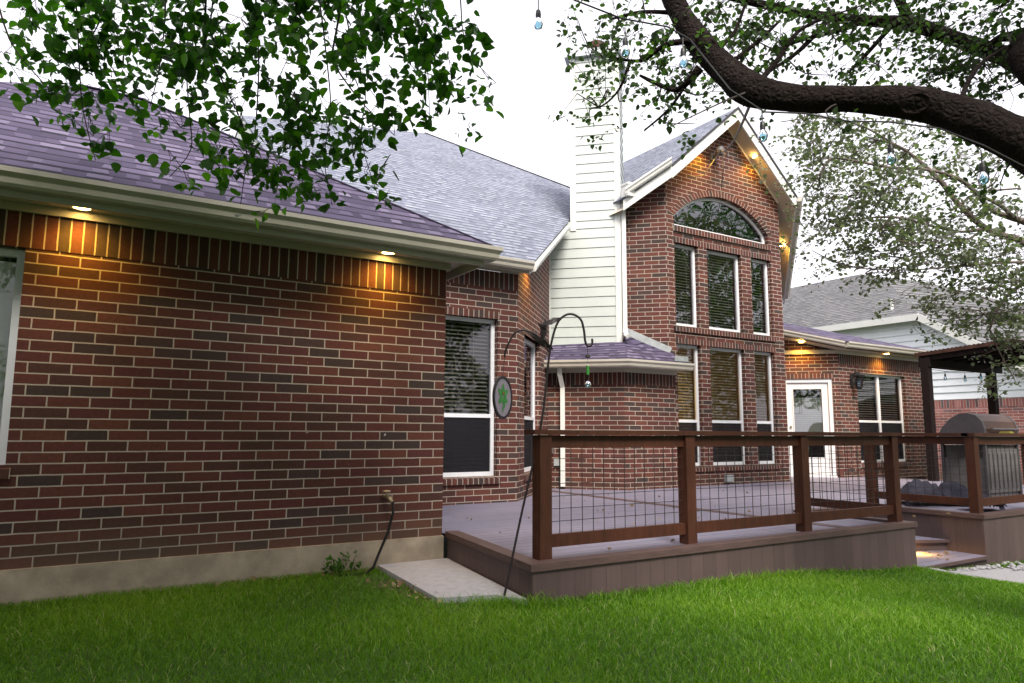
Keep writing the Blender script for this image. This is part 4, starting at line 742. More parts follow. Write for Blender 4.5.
# ---------------------------------------------------------------- deck
DK = thing('deck', 'grey composite deck with brown wire-panel railings and steps to the lawn', 'deck', (6, 6, 0))
ZD = .21
outl = [(2.72, 4.10), (7.36, 4.10), (7.36, 5.35), (8.70, 5.35), (8.70, 4.08), (14.9, 4.08), (14.9, 9.3), (13.9, 9.3), (13.0, 10.2), (11.9, 9.1), (8.75, 9.1), (7.6, 9.2), (6.7, 9.9), (5.1, 8.2), (2.9, 8.2), (2.95, 5.85)]
mb = MB(); tr = tessellate_polygon([[Vector((x, y, 0)) for x, y in outl]])
for t in tr: q = [outl[k] for k in t]; mb.poly([(x, y, ZD) for x, y in q], [(x, y) for x, y in q]); mb.poly([(x, y, ZD-.03) for x, y in q[::-1]])
mb.build('deck_floor', 'deck', DK)
mb = MB(); mb.box(6.43, 6.57, 4.25, 9.6, ZD+.001, ZD+.004, uvf=lambda p: (p[1], p[0]-6.43)); mb.build('seam_board', 'nosing', DK)
edge = [(2.955, 5.83, 0), (2.72, 4.10, 0), (7.36, 4.10, 0), (7.36, 5.35, 0), (8.70, 5.35, 0), (8.70, 4.08, 0), (14.9, 4.08, 0)]
def skirt(path, z1):
    mb = MB(); s_ = 0
    for (x0, y0, _), (x1, y1, _) in zip(path[:-1], path[1:]):
        L = math.hypot(x1-x0, y1-y0); n = max(1, int(L/.5))
        for k in range(n):
            a, b = k/n, (k+1)/n; pa, pb = (x0+(x1-x0)*a, y0+(y1-y0)*a), (x0+(x1-x0)*b, y0+(y1-y0)*b)
            za, zb = gz(pa[0])-.08, gz(pb[0])-.08
            mb.poly([(*pa, za), (*pb, zb), (*pb, z1), (*pa, z1)], [(za+9, s_+L*a), (zb+9, s_+L*b), (z1+9, s_+L*b), (z1+9, s_+L*a)])
        s_ += L
    return mb.build('deck_skirt', 'fascia', DK)
skirt(edge, ZD-.003)
strip(edge, -.10, .022, ZD+.0005, ZD+.026, DK, 'edge_board', 'nosing'); strip(edge, .003, .022, ZD-.022, ZD, DK, 'edge_trim', 'nosing')
posts = [(2.90, 4.25), (4.33, 4.25), (5.79, 4.24), (7.24, 4.23), (7.22, 5.30), (8.80, 5.42), (8.80, 4.19), (10.15, 4.19), (11.6, 4.19), (13.05, 4.19), (14.5, 4.19)]
for x, y in posts:
    mb = MB(); mb.box(x-.05, x+.05, y-.05, y+.05, ZD+.02, 1.095); o = mb.build('post', 'stain', DK, bevel=.006)
def rail(a, b, ext0=0., ext1=0.):
    a = Vector((a[0], a[1], 0)); b = Vector((b[0], b[1], 0)); d = (b-a).normalized()
    up = Vector((0, 0, 1))
    mb = MB(); mb.bar(a-d*ext0+up*1.115, b+d*ext1+up*1.115, .14, .035); mb.build('rail_cap', 'stain', DK, bevel=.005)
    mb = MB(); mb.bar(a+d*.05+up*1.048, b-d*.05+up*1.048, .04, .088); mb.build('top_rail', 'stain', DK, bevel=.004)
    mb = MB(); mb.bar(a+d*.05+up*.352, b-d*.05+up*.352, .04, .088); mb.build('bottom_rail', 'stain', DK, bevel=.004)
    mb = MB(); L = (b-a).length-.1; n = int(L/.1); st = L/n; c = a+d*.05
    for k in range(1, n): p = c+d*st*k; mb.bar(p+up*.39, p+up*1.01, .0042, .0042)
    for k in range(1, 7): mb.bar(c+up*(.395+k*.0885), b-d*.05+up*(.395+k*.0885), .0042, .0042)
    mb.build('wire_panel', 'wire', DK)
rail(posts[0], posts[1], ext0=.11); rail(posts[1], posts[2]); rail(posts[2], posts[3], ext1=.08); rail(posts[3], posts[4]); rail(posts[5], posts[6]); rail(posts[6], posts[7], ext0=.07)
for k in (7, 8, 9): rail(posts[k], posts[k+1])
# steps
def tread(pts, z, th=.035, name='step'):
    mb = MB(); mb.poly([(x, y, z) for x, y in pts], [(x, y) for x, y in pts]); mb.poly([(x, y, z-th) for x, y in pts[::-1]])
    for k in range(len(pts)): a, b = pts[k], pts[(k+1) % len(pts)]; mb.poly([(*a, z-th), (*b, z-th), (*b, z), (*a, z)])
    o = mb.build(name, 'deck', DK)
    r_ = MB(); a, b = pts[0], pts[1]; r_.poly([(a[0], a[1]+.03, z-.22), (b[0], b[1]+.03, z-.22), (b[0], b[1]+.03, z-th), (a[0], a[1]+.03, z-th)], [(0, 0), (1.4, 0), (1.4, .1), (0, .1)]); r_.build('riser', 'fascia', o)
    r_ = MB(); r_.bar((a[0]+.002, a[1]-.006, z-.012), (b[0]-.002, b[1]-.006, z-.012), .02, .03); r_.build('step_nosing', 'nosing', o)
tread([(7.365, 4.05), (8.695, 4.05), (8.695, 5.2), (7.365, 5.9)], -.205)
tread([(7.365, 5.02), (8.695, 4.46), (8.695, 5.34), (7.365, 5.34)], -.085)
tread([(7.365, 5.22), (8.695, 4.95), (8.695, 5.34), (7.365, 5.34)], .06)
mb = MB(); mb.bar((8.06, 4.685, -.14), (8.24, 4.61, -.14), .02, .025); sl_ = mb.build('step_light', 'steplamp', DK); lamp_spot('lamp_beam', (8.13, 4.60, -.13), 22, (1, .50, .06), sl_, aim=(.25, -.5, -1))
# ---------------------------------------------------------------- things on and by the deck
G = thing('grill', 'grey barbecue grill with rounded hood on the deck behind the railing', 'grill', (10.9, 5.1, ZD))
gx0, gx1, gy0, gy1 = 10.45, 11.42, 4.80, 5.40
prof = [(gy0, 1.13), (gy0, 1.20), (gy0+.03, 1.30), (gy0+.10, 1.38), (gy0+.20, 1.41), (gy0+.32, 1.40), (gy0+.44, 1.33), (gy0+.54, 1.22), (gy1, 1.13)]
def hoodpart(x0, x1, s, mat, name):
    mb = MB(); c = (gy0+.3, 1.13); q = [(c[0]+(y-c[0])*s, c[1]+(z-c[1])*s) for y, z in prof]
    for k in range(len(q)-1): mb.poly([(x0, *q[k]), (x1, *q[k]), (x1, *q[k+1]), (x0, *q[k+1])])
    mb.poly([(x0, *p) for p in q]); mb.poly([(x1, *p) for p in q[::-1]]); mb.poly([(x0, *q[0]), (x1, *q[0]), (x1, *q[-1]), (x0, *q[-1])]); return mb.build(name, mat, G)
hoodpart(gx0+.05, gx1-.05, .985, 'hood', 'hood'); hoodpart(gx0, gx0+.05, 1, 'steel', 'hood_end'); hoodpart(gx1-.05, gx1, 1, 'steel', 'hood_end')
mb = MB(); mb.tube([(gx0+.12, gy0-.045, 1.19), (gx1-.12, gy0-.045, 1.19)], .014); mb.bar((gx0+.16, gy0, 1.19), (gx0+.16, gy0-.045, 1.19), .02, .02); mb.bar((gx1-.16, gy0, 1.19), (gx1-.16, gy0-.045, 1.19), .02, .02); mb.build('hood_handle', 'steel', G)
mb = MB(); mb.box(gx0, gx1, gy0, gy1, .98, 1.128); mb.build('firebox', 'steel', G, bevel=.01)
mb = MB(); mb.box(gx0-.36, gx0-.02, gy0+.04, gy1-.04, 1.02, 1.06); mb.build('side_shelf', 'steel', G, bevel=.01)
mb = MB(); mb.box(gx1+.02, gx1+.36, gy0+.04, gy1-.04, 1.02, 1.06); mb.build('side_shelf', 'steel', G, bevel=.01)
mb = MB(); mb.box(gx0+.02, gx0+.05, gy0+.02, gy1-.02, .28, .80); mb.box(gx0+.05, gx1-.02, gy0+.05, gy1-.02, .28, .97); mb.build('cabinet', 'gpanel', G, bevel=.008)
mb = MB(); mb.box(gx0+.05, gx1-.05, gy0+.02, gy0+.045, .34, .92)
for k in range(7): mb.box(gx0+.10+k*.12, gx0+.13+k*.12, gy0+.008, gy0+.02, .40, .86)
mb.build('cabinet_door', 'gpanel', G)
for y in (gy0+.03, gy1-.03):
    for x in (gx0+.03, gx1-.03):
        mb = MB(); mb.box(x-.02, x+.02, y-.02, y+.02, ZD+.06, 1.0); mb.build('leg', 'steel', G)
        mb = MB(); mb.tube([(x-.015, y, ZD+.045), (x+.015, y, ZD+.045)], .045, 14); mb.build('caster', 'black', G)
for k in range(4):
    mb = MB(); mb.tube([(gx0+.18+k*.2, gy0-.04, 1.05), (gx0+.18+k*.2, gy0, 1.05)], .026, 14); mb.build('knob', 'black', G)
def heap(name, label, cat, c, rx, ry, h, mat, seed, n=26):
    r_ = np.random.default_rng(seed); mb = MB(); ph = r_.uniform(0, 6.3, 8)
    def hz(u, v):
        q = max(0, 1-(u*u+v*v)**1.3); s = .5+.5*math.sin(3.1*u+4.3*v+ph[0])*math.cos(4.7*u-2.2*v+ph[1])
        return h*(q**.45)*(.42+.58*s)+h*(.13*math.sin(9*u+7*v+ph[2])+.10*abs(math.sin(13*u-8*v+ph[5]))-.08*abs(math.sin(6*u+15*v+ph[6])))*q
    pts = [[(c[0]+rx*u*(1+.15*math.sin(5*math.atan2(v, u)+ph[3])), c[1]+ry*v*(1+.15*math.sin(4*math.atan2(v, u)+ph[4])), c[2]+.006+max(0, hz(u, v))) for v in np.linspace(-1, 1, n)] for u in np.linspace(-1, 1, n)]
    U = np.linspace(-1, 1, n)
    for i in range(n-1):
        for j in range(n-1):
            if max(U[i]**2+U[j]**2, U[i+1]**2+U[j+1]**2, U[i+1]**2+U[j]**2, U[i]**2+U[j+1]**2) < 1.02: mb.poly([pts[i][j], pts[i+1][j], pts[i+1][j+1], pts[i][j+1]])
    o = mb.build(name, mat); me = o.data; bm = bmesh.new(); bm.from_mesh(me); bmesh.ops.remove_doubles(bm, verts=bm.verts, dist=.0005); bm.to_mesh(me); bm.free()
    me.polygons.foreach_set('use_smooth', [True]*len(me.polygons)); return tag(o, label, cat)
heap('grill_cover', 'dark grey cloth cover heaped on the deck left of the grill', 'cover', (9.75, 5.15, ZD), .62, .42, .30, 'cover', 3)
heap('grill_cover', 'small grey cloth bundle lying on the deck edge right of the corner post', 'cover', (9.45, 4.42, ZD+.02), .32, .2, .16, 'cover', 5)
mb = MB(); mb.box(9.60, 9.70, 4.13, 4.25, 1.134, 1.146); mb.box(9.61, 9.69, 4.14, 4.24, 1.1465, 1.156); tag(mb.build('folded_cloth', 'yellow', bevel=.004), 'small folded yellow cloth lying on the deck rail before the grill', 'cloth')
# pergola
PG = thing('pergola', 'dark brown pergola with corrugated roof standing at the far end of the deck', 'pergola', (15.8, 7.2, 0))
for x, y in ((14.57, 7.68), (17.2, 7.68)):
    mb = MB(); mb.box(x-.075, x+.075, y-.075, y+.075, -.36, 2.64); mb.build('post', 'darkwood', PG, bevel=.008)
mb = MB(); mb.bar((14.50, 7.60, 2.56), (17.5, 7.60, 2.56), .05, .19); mb.bar((14.50, 7.76, 2.56), (17.5, 7.76, 2.56), .05, .19); mb.build('beam', 'darkwood', PG)
for k in range(7):
    x = 14.57+k*.48; mb = MB(); mb.bar((x, 6.15, 2.745), (x, 7.8, 2.645), .045, .12); mb.build('rafter', 'darkwood', PG)
mb = MB(); ns = 130
for k in range(ns):
    x0 = 14.5+3.2*k/ns; x1 = 14.5+3.2*(k+1)/ns; w0, w1 = .016*math.sin(k*2*math.pi/4), .016*math.sin((k+1)*2*math.pi/4)
    mb.poly([(x0, 6.05, 2.845+w0), (x1, 6.05, 2.845+w1), (x1, 7.85, 2.736+w1), (x0, 7.85, 2.736+w0)])
for k in range(ns):
    y0 = 6.05+1.8*k/ns; y1 = 6.05+1.8*(k+1)/ns; zz = lambda y: 2.845-(y-6.05)*.0605
    a, b = .022*abs(math.sin(k*.55)), .022*abs(math.sin((k+1)*.55)); mb.poly([(14.49, y0, zz(y0)-.06), (14.49, y1, zz(y1)-.06), (14.49, y1, zz(y1)+b), (14.49, y0, zz(y0)+a)])
mb.build('corrugated_roof', 'rust', PG, smooth=False)
# string lights -----------------------------------------------------------
def bulb(root, p, drop=.07, r_=.03, hang=True):
    """socket on a short drop wire, clear glass bulb below"""
    p = Vector(p); mb = MB(); mb.tube([p, p-Vector((0, 0, drop))], .004, 6); q = p-Vector((0, 0, drop)); mb.lathe([(0, .0), (.014, -.004), (.018, -.03), (.017, -.055), (0, -.056)], q, 10)
    s_ = mb.build('socket', 'black', root); m2 = MB(); m2.lathe([(.012, -.05), (.016, -.058), (r_, -.085), (r_*1.03, -.10), (r_*.8, -.122), (.0, -.134)], q, 14); m2.build('bulb', 'bulb', s_, smooth=True)
SLt = thing('string_lights', 'black cable of clear glass bulbs strung along the big oak limb', 'string lights', CABLE[7])
mb = MB(); mb.tube(CABLE, .0055, 6); mb.build('cable', 'black', SLt)
for p in BULBS: bulb(SLt, p)
PS = thing('string_lights', 'short string of small bulbs drooping under the pergola roof', 'string lights', (14.5, 7.8, 2.5))
ps = [(14.5, 8.0, 2.52), (14.6, 7.55, 2.40), (14.95, 7.3, 2.34), (15.4, 7.2, 2.36), (15.9, 7.15, 2.45), (16.4, 7.2, 2.60)]
mb = MB(); mb.tube(ps, .005, 6); mb.build('cable', 'black', PS)
for k in range(5): p = (Vector(ps[k])+Vector(ps[k+1]))/2; bulb(PS, p, .05, .03)
mb = MB(); a, b = Vector((10.0, 8.72, 6.36)), Vector(LIMB[4])+Vector((0, 0, -.06))
mb.tube([a+(b-a)*t+Vector((0, 0, -.5*t*(1-t))) for t in np.linspace(0, 1, 14)], .012, 6)
mb.tube([a+(b-a)*t+Vector((.10*math.sin(8*t), 0, -.9*t*(1-t))) for t in np.linspace(0, .6, 12)], .007, 6)
mb.tube([a, a+Vector((-.25, -.05, -.25)), a+Vector((-.42, .05, -.55)), a+Vector((-.62, .15, -.6))], .008, 5); mb.tube([a, a+Vector((-.02, -.05, -.35)), a+Vector((.08, .1, -.7))], .008, 5)
tag(mb.build('power_cable', 'wire'), 'dark power cable sagging from the brick gable to the oak limb', 'cable')
# shepherd hook ---------------------------------------------------------------
SHK = thing('shepherd_hook', 'black iron double shepherd hook leaning beside the deck corner', 'garden hook', (2.72, 4.0, 0))
# pole stands just outside the deck's left edge
pole = [(2.62, 4.30, -.15), (2.62, 4.30, 0), (2.76, 4.30, .55), (2.85, 4.29, .9), (2.92, 4.27, 1.25), (2.965, 4.26, 1.64), (2.985, 4.24, 1.80), (3.02, 4.22, 1.92), (3.07, 4.19, 1.975), (3.12, 4.16, 1.98), (3.165, 4.13, 1.94), (3.185, 4.12, 1.86), (3.19, 4.115, 1.79), (3.20, 4.11, 1.755), (3.215, 4.10, 1.745), (3.235, 4.09, 1.76), (3.237, 4.09, 1.80)]
mb = MB(); pole_s = pole[:2]+smooth_path(pole[1:], 4)[1:]; mb.tube(pole_s, .0085, 10); mb.build('pole', 'iron', SHK, smooth=True)
mb = MB(); mb.tube(smooth_path([(2.965, 4.26, 1.70), (2.93, 4.28, 1.77), (2.88, 4.31, 1.83), (2.81, 4.35, 1.86), (2.75, 4.38, 1.84), (2.715, 4.40, 1.78), (2.69, 4.42, 1.70), (2.685, 4.42, 1.66)], 4), .007, 8); mb.build('arm', 'iron', SHK, smooth=True)
mb = MB()
def iron_leaf(a, b, wd):
    a, b = Vector(a), Vector(b); d = b-a; u = Vector((0, 0, 1)); sd = d.cross(Vector((-.53, -.85, 0))).normalized(); k = Vector((-.53, -.85, 0))
    pr_ = [(0, .12), (.15, .55), (.35, 1), (.6, .8), (.8, .4), (1, .05)]; up_ = [a+d*t+sd*wd*w_*.5+k*.012*math.sin(5*t) for t, w_ in pr_]; lo_ = [a+d*t-sd*wd*w_*.5-k*.006 for t, w_ in pr_]
    for i in range(5): mb.poly([up_[i], up_[i+1], lo_[i+1], lo_[i]]); mb.poly([q-k*.006 for q in (lo_[i], lo_[i+1], up_[i+1], up_[i])])
for a, b, wd in (((2.92, 4.28, 1.78), (2.945, 4.265, 1.95), .05), ((2.93, 4.275, 1.90), (3.05, 4.20, 1.96), .042), ((2.99, 4.24, 1.72), (2.82, 4.34, 1.85), .05), ((2.95, 4.26, 1.84), (2.89, 4.30, 1.93), .035)): iron_leaf(a, b, wd)
mb.build('leaf_ornament', 'iron', SHK)
# oval plaque hanging on the left arm
PL = thing('hanging_plaque', 'oval grey plaque with a green leaf motif hanging on the shepherd hook', 'garden plaque', (2.675, 4.43, 1.36))
va = math.radians(58.137+.0); vd = Vector((2.675, 4.43, 0)).normalized(); pn = Matrix.Rotation(math.radians(64), 3, 'Z') @ (-vd); pt = Vector((-pn.y, pn.x, 0)); pc = Vector((2.675, 4.43, 1.365))
PP = lambda a, b, o=0.: pc+pt*a+Vector((0, 0, b))+pn*o
ell = lambda s, o: [PP(.155*s*math.cos(k*2*math.pi/32), .157*s*math.sin(k*2*math.pi/32), o) for k in range(32)]
mb = MB(); f0, f1, f2 = ell(1, -.006), ell(1, .008), ell(.88, .008); f3 = ell(.88, .003); f4 = ell(.88, -.006)
for k in range(32):
    j = (k+1) % 32
    for A_, B_ in ((f0, f1), (f1, f2), (f2, f3), (f4, f0)): mb.poly([A_[k], A_[j], B_[j], B_[k]])
mb.build('rim', 'iron', PL)
mb = MB(); mb.poly(f3); mb.poly(ell(.88, -.003)[::-1]); mb.build('face', 'plaque', PL)
mb = MB()
def blade(cx_, cz_, ang, L, W_):
    pts = []
    for t in np.linspace(0, 2*math.pi, 15)[:-1]: x = L*.5*math.cos(t); y = W_*.5*math.sin(t)*(1-.3*math.cos(t)); pts.append((cx_+x*math.cos(ang)-y*math.sin(ang), cz_+x*math.sin(ang)+y*math.cos(ang)))
    for s_ in (1, -1): mb.poly([PP(a, b, .006*s_ if s_ > 0 else -.005) for a, b in (pts if s_ > 0 else pts[::-1])])
for q in ((0, .055, 1.57, .09, .05), (-.045, .035, 2.5, .08, .045), (.045, .035, .6, .08, .045), (-.04, -.02, 3.6, .08, .045), (.04, -.015, -.4, .08, .04), (0, -.06, 1.5, .10, .02), (.02, -.045, -1.2, .06, .03)): blade(*q)
mb.build('leaf_motif', 'green', PL)
mb = MB(); mb.poly([PP(.012*math.cos(k*.785), .03+.012*math.sin(k*.785), .0085) for k in range(8)]); mb.build('berry', 'red', PL)
mb = MB(); mb.tube([(2.685, 4.42, 1.665), PP(0, .16)], .0025, 5); mb.build('hanger_wire', 'wire', PL)
FD = thing('hanging_feeder', 'small green and glass garden ornament hanging below the right hook', 'ornament', (3.2, 4.105, 1.5))
fx, fy = 3.205, 4.105
mb = MB(); mb.lathe([(0, 1.685), (.016, 1.68), (.02, 1.662), (0, 1.655)], (fx, fy, 0), 10); mb.tube([(fx, fy, 1.745), (fx, fy, 1.685)], .0018, 5); mb.build('cap', 'iron', FD)
mb = MB(); mb.tube([(fx, fy, 1.60), (fx, fy, 1.535)], .012, 10); mb.build('tube', 'green', FD)
mb = MB(); mb.lathe([(0, 1.488), (.018, 1.48), (.024, 1.462), (.018, 1.443), (0, 1.435)], (fx, fy, 0), 12); mb.tube([(fx, fy, 1.66), (fx, fy, 1.48)], .0015, 5); mb.build('glass_ball', 'bulb', FD, smooth=True)
# hose, slabs --------------------------------------------------------------
mb = MB(); mb.tube([(2.38, 5.715, .53), (2.375, 5.70, .44), (2.33, 5.69, .28), (2.26, 5.68, .14), (2.20, 5.66, .02), (2.12, 5.62, -.015), (2.0, 5.62, -.02), (1.85, 5.70, -.02)], .011, 10); tag(mb.build('garden_hose', 'rubber', smooth=True), 'black garden hose hanging from the brass tap on the left brick wall', 'hose')
mb = MB(); q = [(2.30, 5.82), (2.95, 5.82), (2.70, 4.12), (2.58, 4.36), (2.20, 4.48)]; z0 = .005
mb.poly([(x, y, z0) for x, y in q]); [mb.poly([(*q[k], -.06), (*q[(k+1) % 5], -.06), (*q[(k+1) % 5], z0), (*q[k], z0)]) for k in range(5)]
tag(mb.build('concrete_slab', 'slab', bevel=.01), 'grey concrete pad on the grass between brick wall and deck corner', 'slab')
mb = MB(); q = [(7.55, 3.98), (8.62, 4.0), (9.1, 3.6), (8.55, 3.42), (7.75, 3.30)]
mb.poly([(x, y, gz(x)+.02) for x, y in q]); [mb.poly([(*q[k], -.5), (*q[(k+1) % 5], -.5), (*q[(k+1) % 5], gz(q[(k+1) % 5][0])+.02), (*q[k], gz(q[k][0])+.02)]) for k in range(5)]
tag(mb.build('stepping_stone', 'stone', bevel=.02), 'pale rough stepping stone at the foot of the deck steps', 'stone')
# ---------------------------------------------------------------- grass
SLAB1 = [(2.28, 5.9), (2.97, 5.9), (2.72, 4.08), (2.58, 4.33), (2.18, 4.45)]
SLAB2 = [(7.53, 4.0), (8.64, 4.02), (9.13, 3.6), (8.55, 3.40), (7.73, 3.27)]
def inside(x, y, poly):
    r_ = np.zeros(len(x), bool); n = len(poly)
    for k in range(n):
        (x0, y0), (x1, y1) = poly[k], poly[(k+1) % n]
        if y0 == y1: continue
        r_ ^= ((y0 > y) != (y1 > y)) & (x < (x1-x0)*(y-y0)/(y1-y0)+x0)
    return r_
def grass(n, x0, x1, y0, y1, hmin, hmax, wd):
    x = rng.uniform(x0, x1, n); y = rng.uniform(y0, y1, n)
    k = ~(inside(x, y, SLAB1) | inside(x, y, SLAB2) | inside(x, y, [(2.70, 4.09), (7.38, 4.09), (7.38, 4.06), (8.7, 4.04), (8.7, 4.07), (15, 4.07), (15, 9), (2.93, 9)]) | (y > 5.82))
    # worn patch along the slab and thin turf against the wall
    pt = np.sin(x*2.1+1.3*np.sin(y*1.7))*np.cos(y*2.3+1.1*np.sin(x*1.3))
    dist = np.abs((x-2.18)*.99+(y-4.9)*.14); worn = np.exp(-(dist/.16)**2)*(y > 4.2)*(y < 5.6)
    k &= rng.uniform(0, 1, n) > worn*.8
    x, y, pt = x[k], y[k], pt[k]; n = len(x)
    z = np.interp(x, [-4, 2.5, 4.13, 5.45, 7.2, 7.7, 8.7, 9.6, 14], [-.02, -.035, -.065, -.11, -.215, -.305, -.335, -.35, -.365])
    h = rng.uniform(hmin, hmax, n)*(1+.25*pt); edge = (np.abs(y-4.03) < .07) & (x > 2.6); h = np.where(edge, h*1.5, h)
    h = np.where((inside(x, y, [(2.0, 4.28), (2.7, 3.95), (2.9, 4.1), (2.2, 4.5)])), h*1.5, h)
    a = rng.uniform(0, 2*math.pi, n); b = rng.uniform(0, 2*math.pi, n); lean = rng.uniform(.2, 1.5, n)*h
    dx, dy = np.cos(a)*wd/2, np.sin(a)*wd/2; lx, ly = np.cos(b)*lean, np.sin(b)*lean
    V = np.zeros((n, 5, 3), np.float32)
    V[:, 0] = np.stack([x-dx, y-dy, z-.005], 1); V[:, 1] = np.stack([x+dx, y+dy, z-.005], 1)
    V[:, 2] = np.stack([x+dx*.8+lx*.35, y+dy*.8+ly*.35, z+h*.6], 1); V[:, 3] = np.stack([x-dx*.8+lx*.35, y-dy*.8+ly*.35, z+h*.6], 1)
    V[:, 4] = np.stack([x+lx, y+ly, z+h*.92], 1)
    c = np.clip(rng.beta(2.2, 2.2, n)*.85+.2*pt, 0, .97); c = np.where(rng.uniform(0, 1, n) < .025, 1., c)
    return V, c
def grassmesh(parts):
    V = np.concatenate([p[0] for p in parts]); c = np.concatenate([p[1] for p in parts]); n = len(c)
    me = bpy.data.meshes.new('grass'); me.vertices.add(n*5); me.vertices.foreach_set('co', V.ravel())
    base = (np.arange(n)*5)[:, None]
    loops = np.concatenate([base+np.array([0, 1, 2, 3]), base+np.array([3, 2, 4])], 1).ravel().astype(np.int32)
    me.loops.add(n*7); me.loops.foreach_set('vertex_index', loops)
    me.polygons.add(n*2); st = np.stack([np.arange(n)*7, np.arange(n)*7+4], 1).ravel().astype(np.int32); tt = np.tile([4, 3], n).astype(np.int32)
    me.polygons.foreach_set('loop_start', st); me.polygons.foreach_set('loop_total', tt)
    uv = me.uv_layers.new(name='UVMap'); u = np.repeat(c, 7); uv.data.foreach_set('uv', np.stack([u, np.tile([0, 0, .6, .6, .6, .6, 1], n)], 1).astype(np.float32).ravel())
    me.materials.append(M['grass']); me.update(calc_edges=True); me.validate()
    o = bpy.data.objects.new('grass', me); COL.objects.link(o); tag(o, 'short green lawn grass in front of the house and deck', 'grass', kind='stuff')
grassmesh([grass(300000, -2.2, 6.0, .8, 5.83, .024, .058, .0044), grass(130000, 6.0, 12, -.5, 4.06, .022, .05, .006), grass(9000, -2, 7, 1.2, 5.8, .045, .08, .0042), grass(60000, -4, 6, -1.5, .8, .025, .05, .006)])
# ---------------------------------------------------------------- leaves
LEAFN = np.array([(0, 0, 0), (.10, .25, .03), (.33, .41, .06), (.68, .29, .05), (1, 0, -.08), (.68, -.29, .05), (.33, -.41, .06), (.10, -.25, .03)], np.float32)
def leaf_arrays(P, size, c, droop=.3, flat=.5):
    n = len(P); yaw = rng.uniform(0, 2*math.pi, n); tip = rng.normal(-droop, .55, n); roll = rng.normal(0, flat*1.2, n)
    d = np.stack([np.cos(yaw)*np.cos(tip), np.sin(yaw)*np.cos(tip), np.sin(tip)], 1)
    up = np.tile(np.array([0, 0, 1.]), (n, 1)); s = np.cross(d, up); s /= np.linalg.norm(s, axis=1, keepdims=True)+1e-9; t = np.cross(s, d)
    s2 = s*np.cos(roll)[:, None]+t*np.sin(roll)[:, None]; t2 = -s*np.sin(roll)[:, None]+t*np.cos(roll)[:, None]
    L = LEAFN[None]*size[:, None, None]*np.ones((n, 1, 1)); cu = rng.normal(-.12, .16, n); wv = rng.normal(1, .12, n)
    L[:, :, 2] += cu[:, None]*size[:, None]*LEAFN[None, :, 0]**2; L[:, :, 1] *= wv[:, None]
    return P[:, None, :]+L[:, :, 0:1]*d[:, None]+L[:, :, 1:2]*s2[:, None]+L[:, :, 2:3]*t2[:, None]
def leafmesh(name, P, size, c, mat, parent=None, droop=.3):
    P = np.asarray(P, float); V = leaf_arrays(P, size, c, droop); n = len(P)
    me = bpy.data.meshes.new(name); me.vertices.add(n*8); me.vertices.foreach_set('co', V.astype(np.float32).ravel())
    base = (np.arange(n)*8)[:, None]; loops = (base+np.array([0, 4, 3, 2, 1, 0, 7, 6, 5, 4])).ravel().astype(np.int32)
    me.loops.add(n*10); me.loops.foreach_set('vertex_index', loops); me.polygons.add(n*2)
    me.polygons.foreach_set('loop_start', (np.arange(n*2)*5).astype(np.int32)); me.polygons.foreach_set('loop_total', np.full(n*2, 5, np.int32))
    uv = me.uv_layers.new(name='UVMap'); uv.data.foreach_set('uv', np.stack([np.repeat(c, 10), np.tile([0, 1, .7, .4, .1, 0, .1, .4, .7, 1], n)], 1).astype(np.float32).ravel())
    me.materials.append(M[mat]); me.update(calc_edges=True)
    o = bpy.data.objects.new(name, me); COL.objects.link(o)
    if parent is not None: o.parent = parent; o.matrix_parent_inverse = parent_inv(parent)
    return o
VH = np.array([.528, .849, 0])              # horizontal axis the hanging sprays lie across
VR = np.array([.849, -.528, 0])
def clump_points(cl, per_area=None, depth=.3, counts=None):
    pts = []; ids = []
    for k, q in enumerate(cl):
        x, y, z, rx, ry = q[:5]; n = int(q[5]) if len(q) > 5 else max(5, int(math.pi*rx*ry*per_area))
        r_ = np.sqrt(rng.uniform(0, 1, n)); a = rng.uniform(0, 2*math.pi, n); dd = rng.normal(0, depth*.5, n)
        p = np.array([x, y, z])+VR*(r_*np.cos(a)*rx)[:, None]+np.array([0, 0, 1])*(r_*np.sin(a)*ry)[:, None]+VH*dd[:, None]
        pts.append(p); ids += [k]*n
    return np.concatenate(pts), np.array(ids)
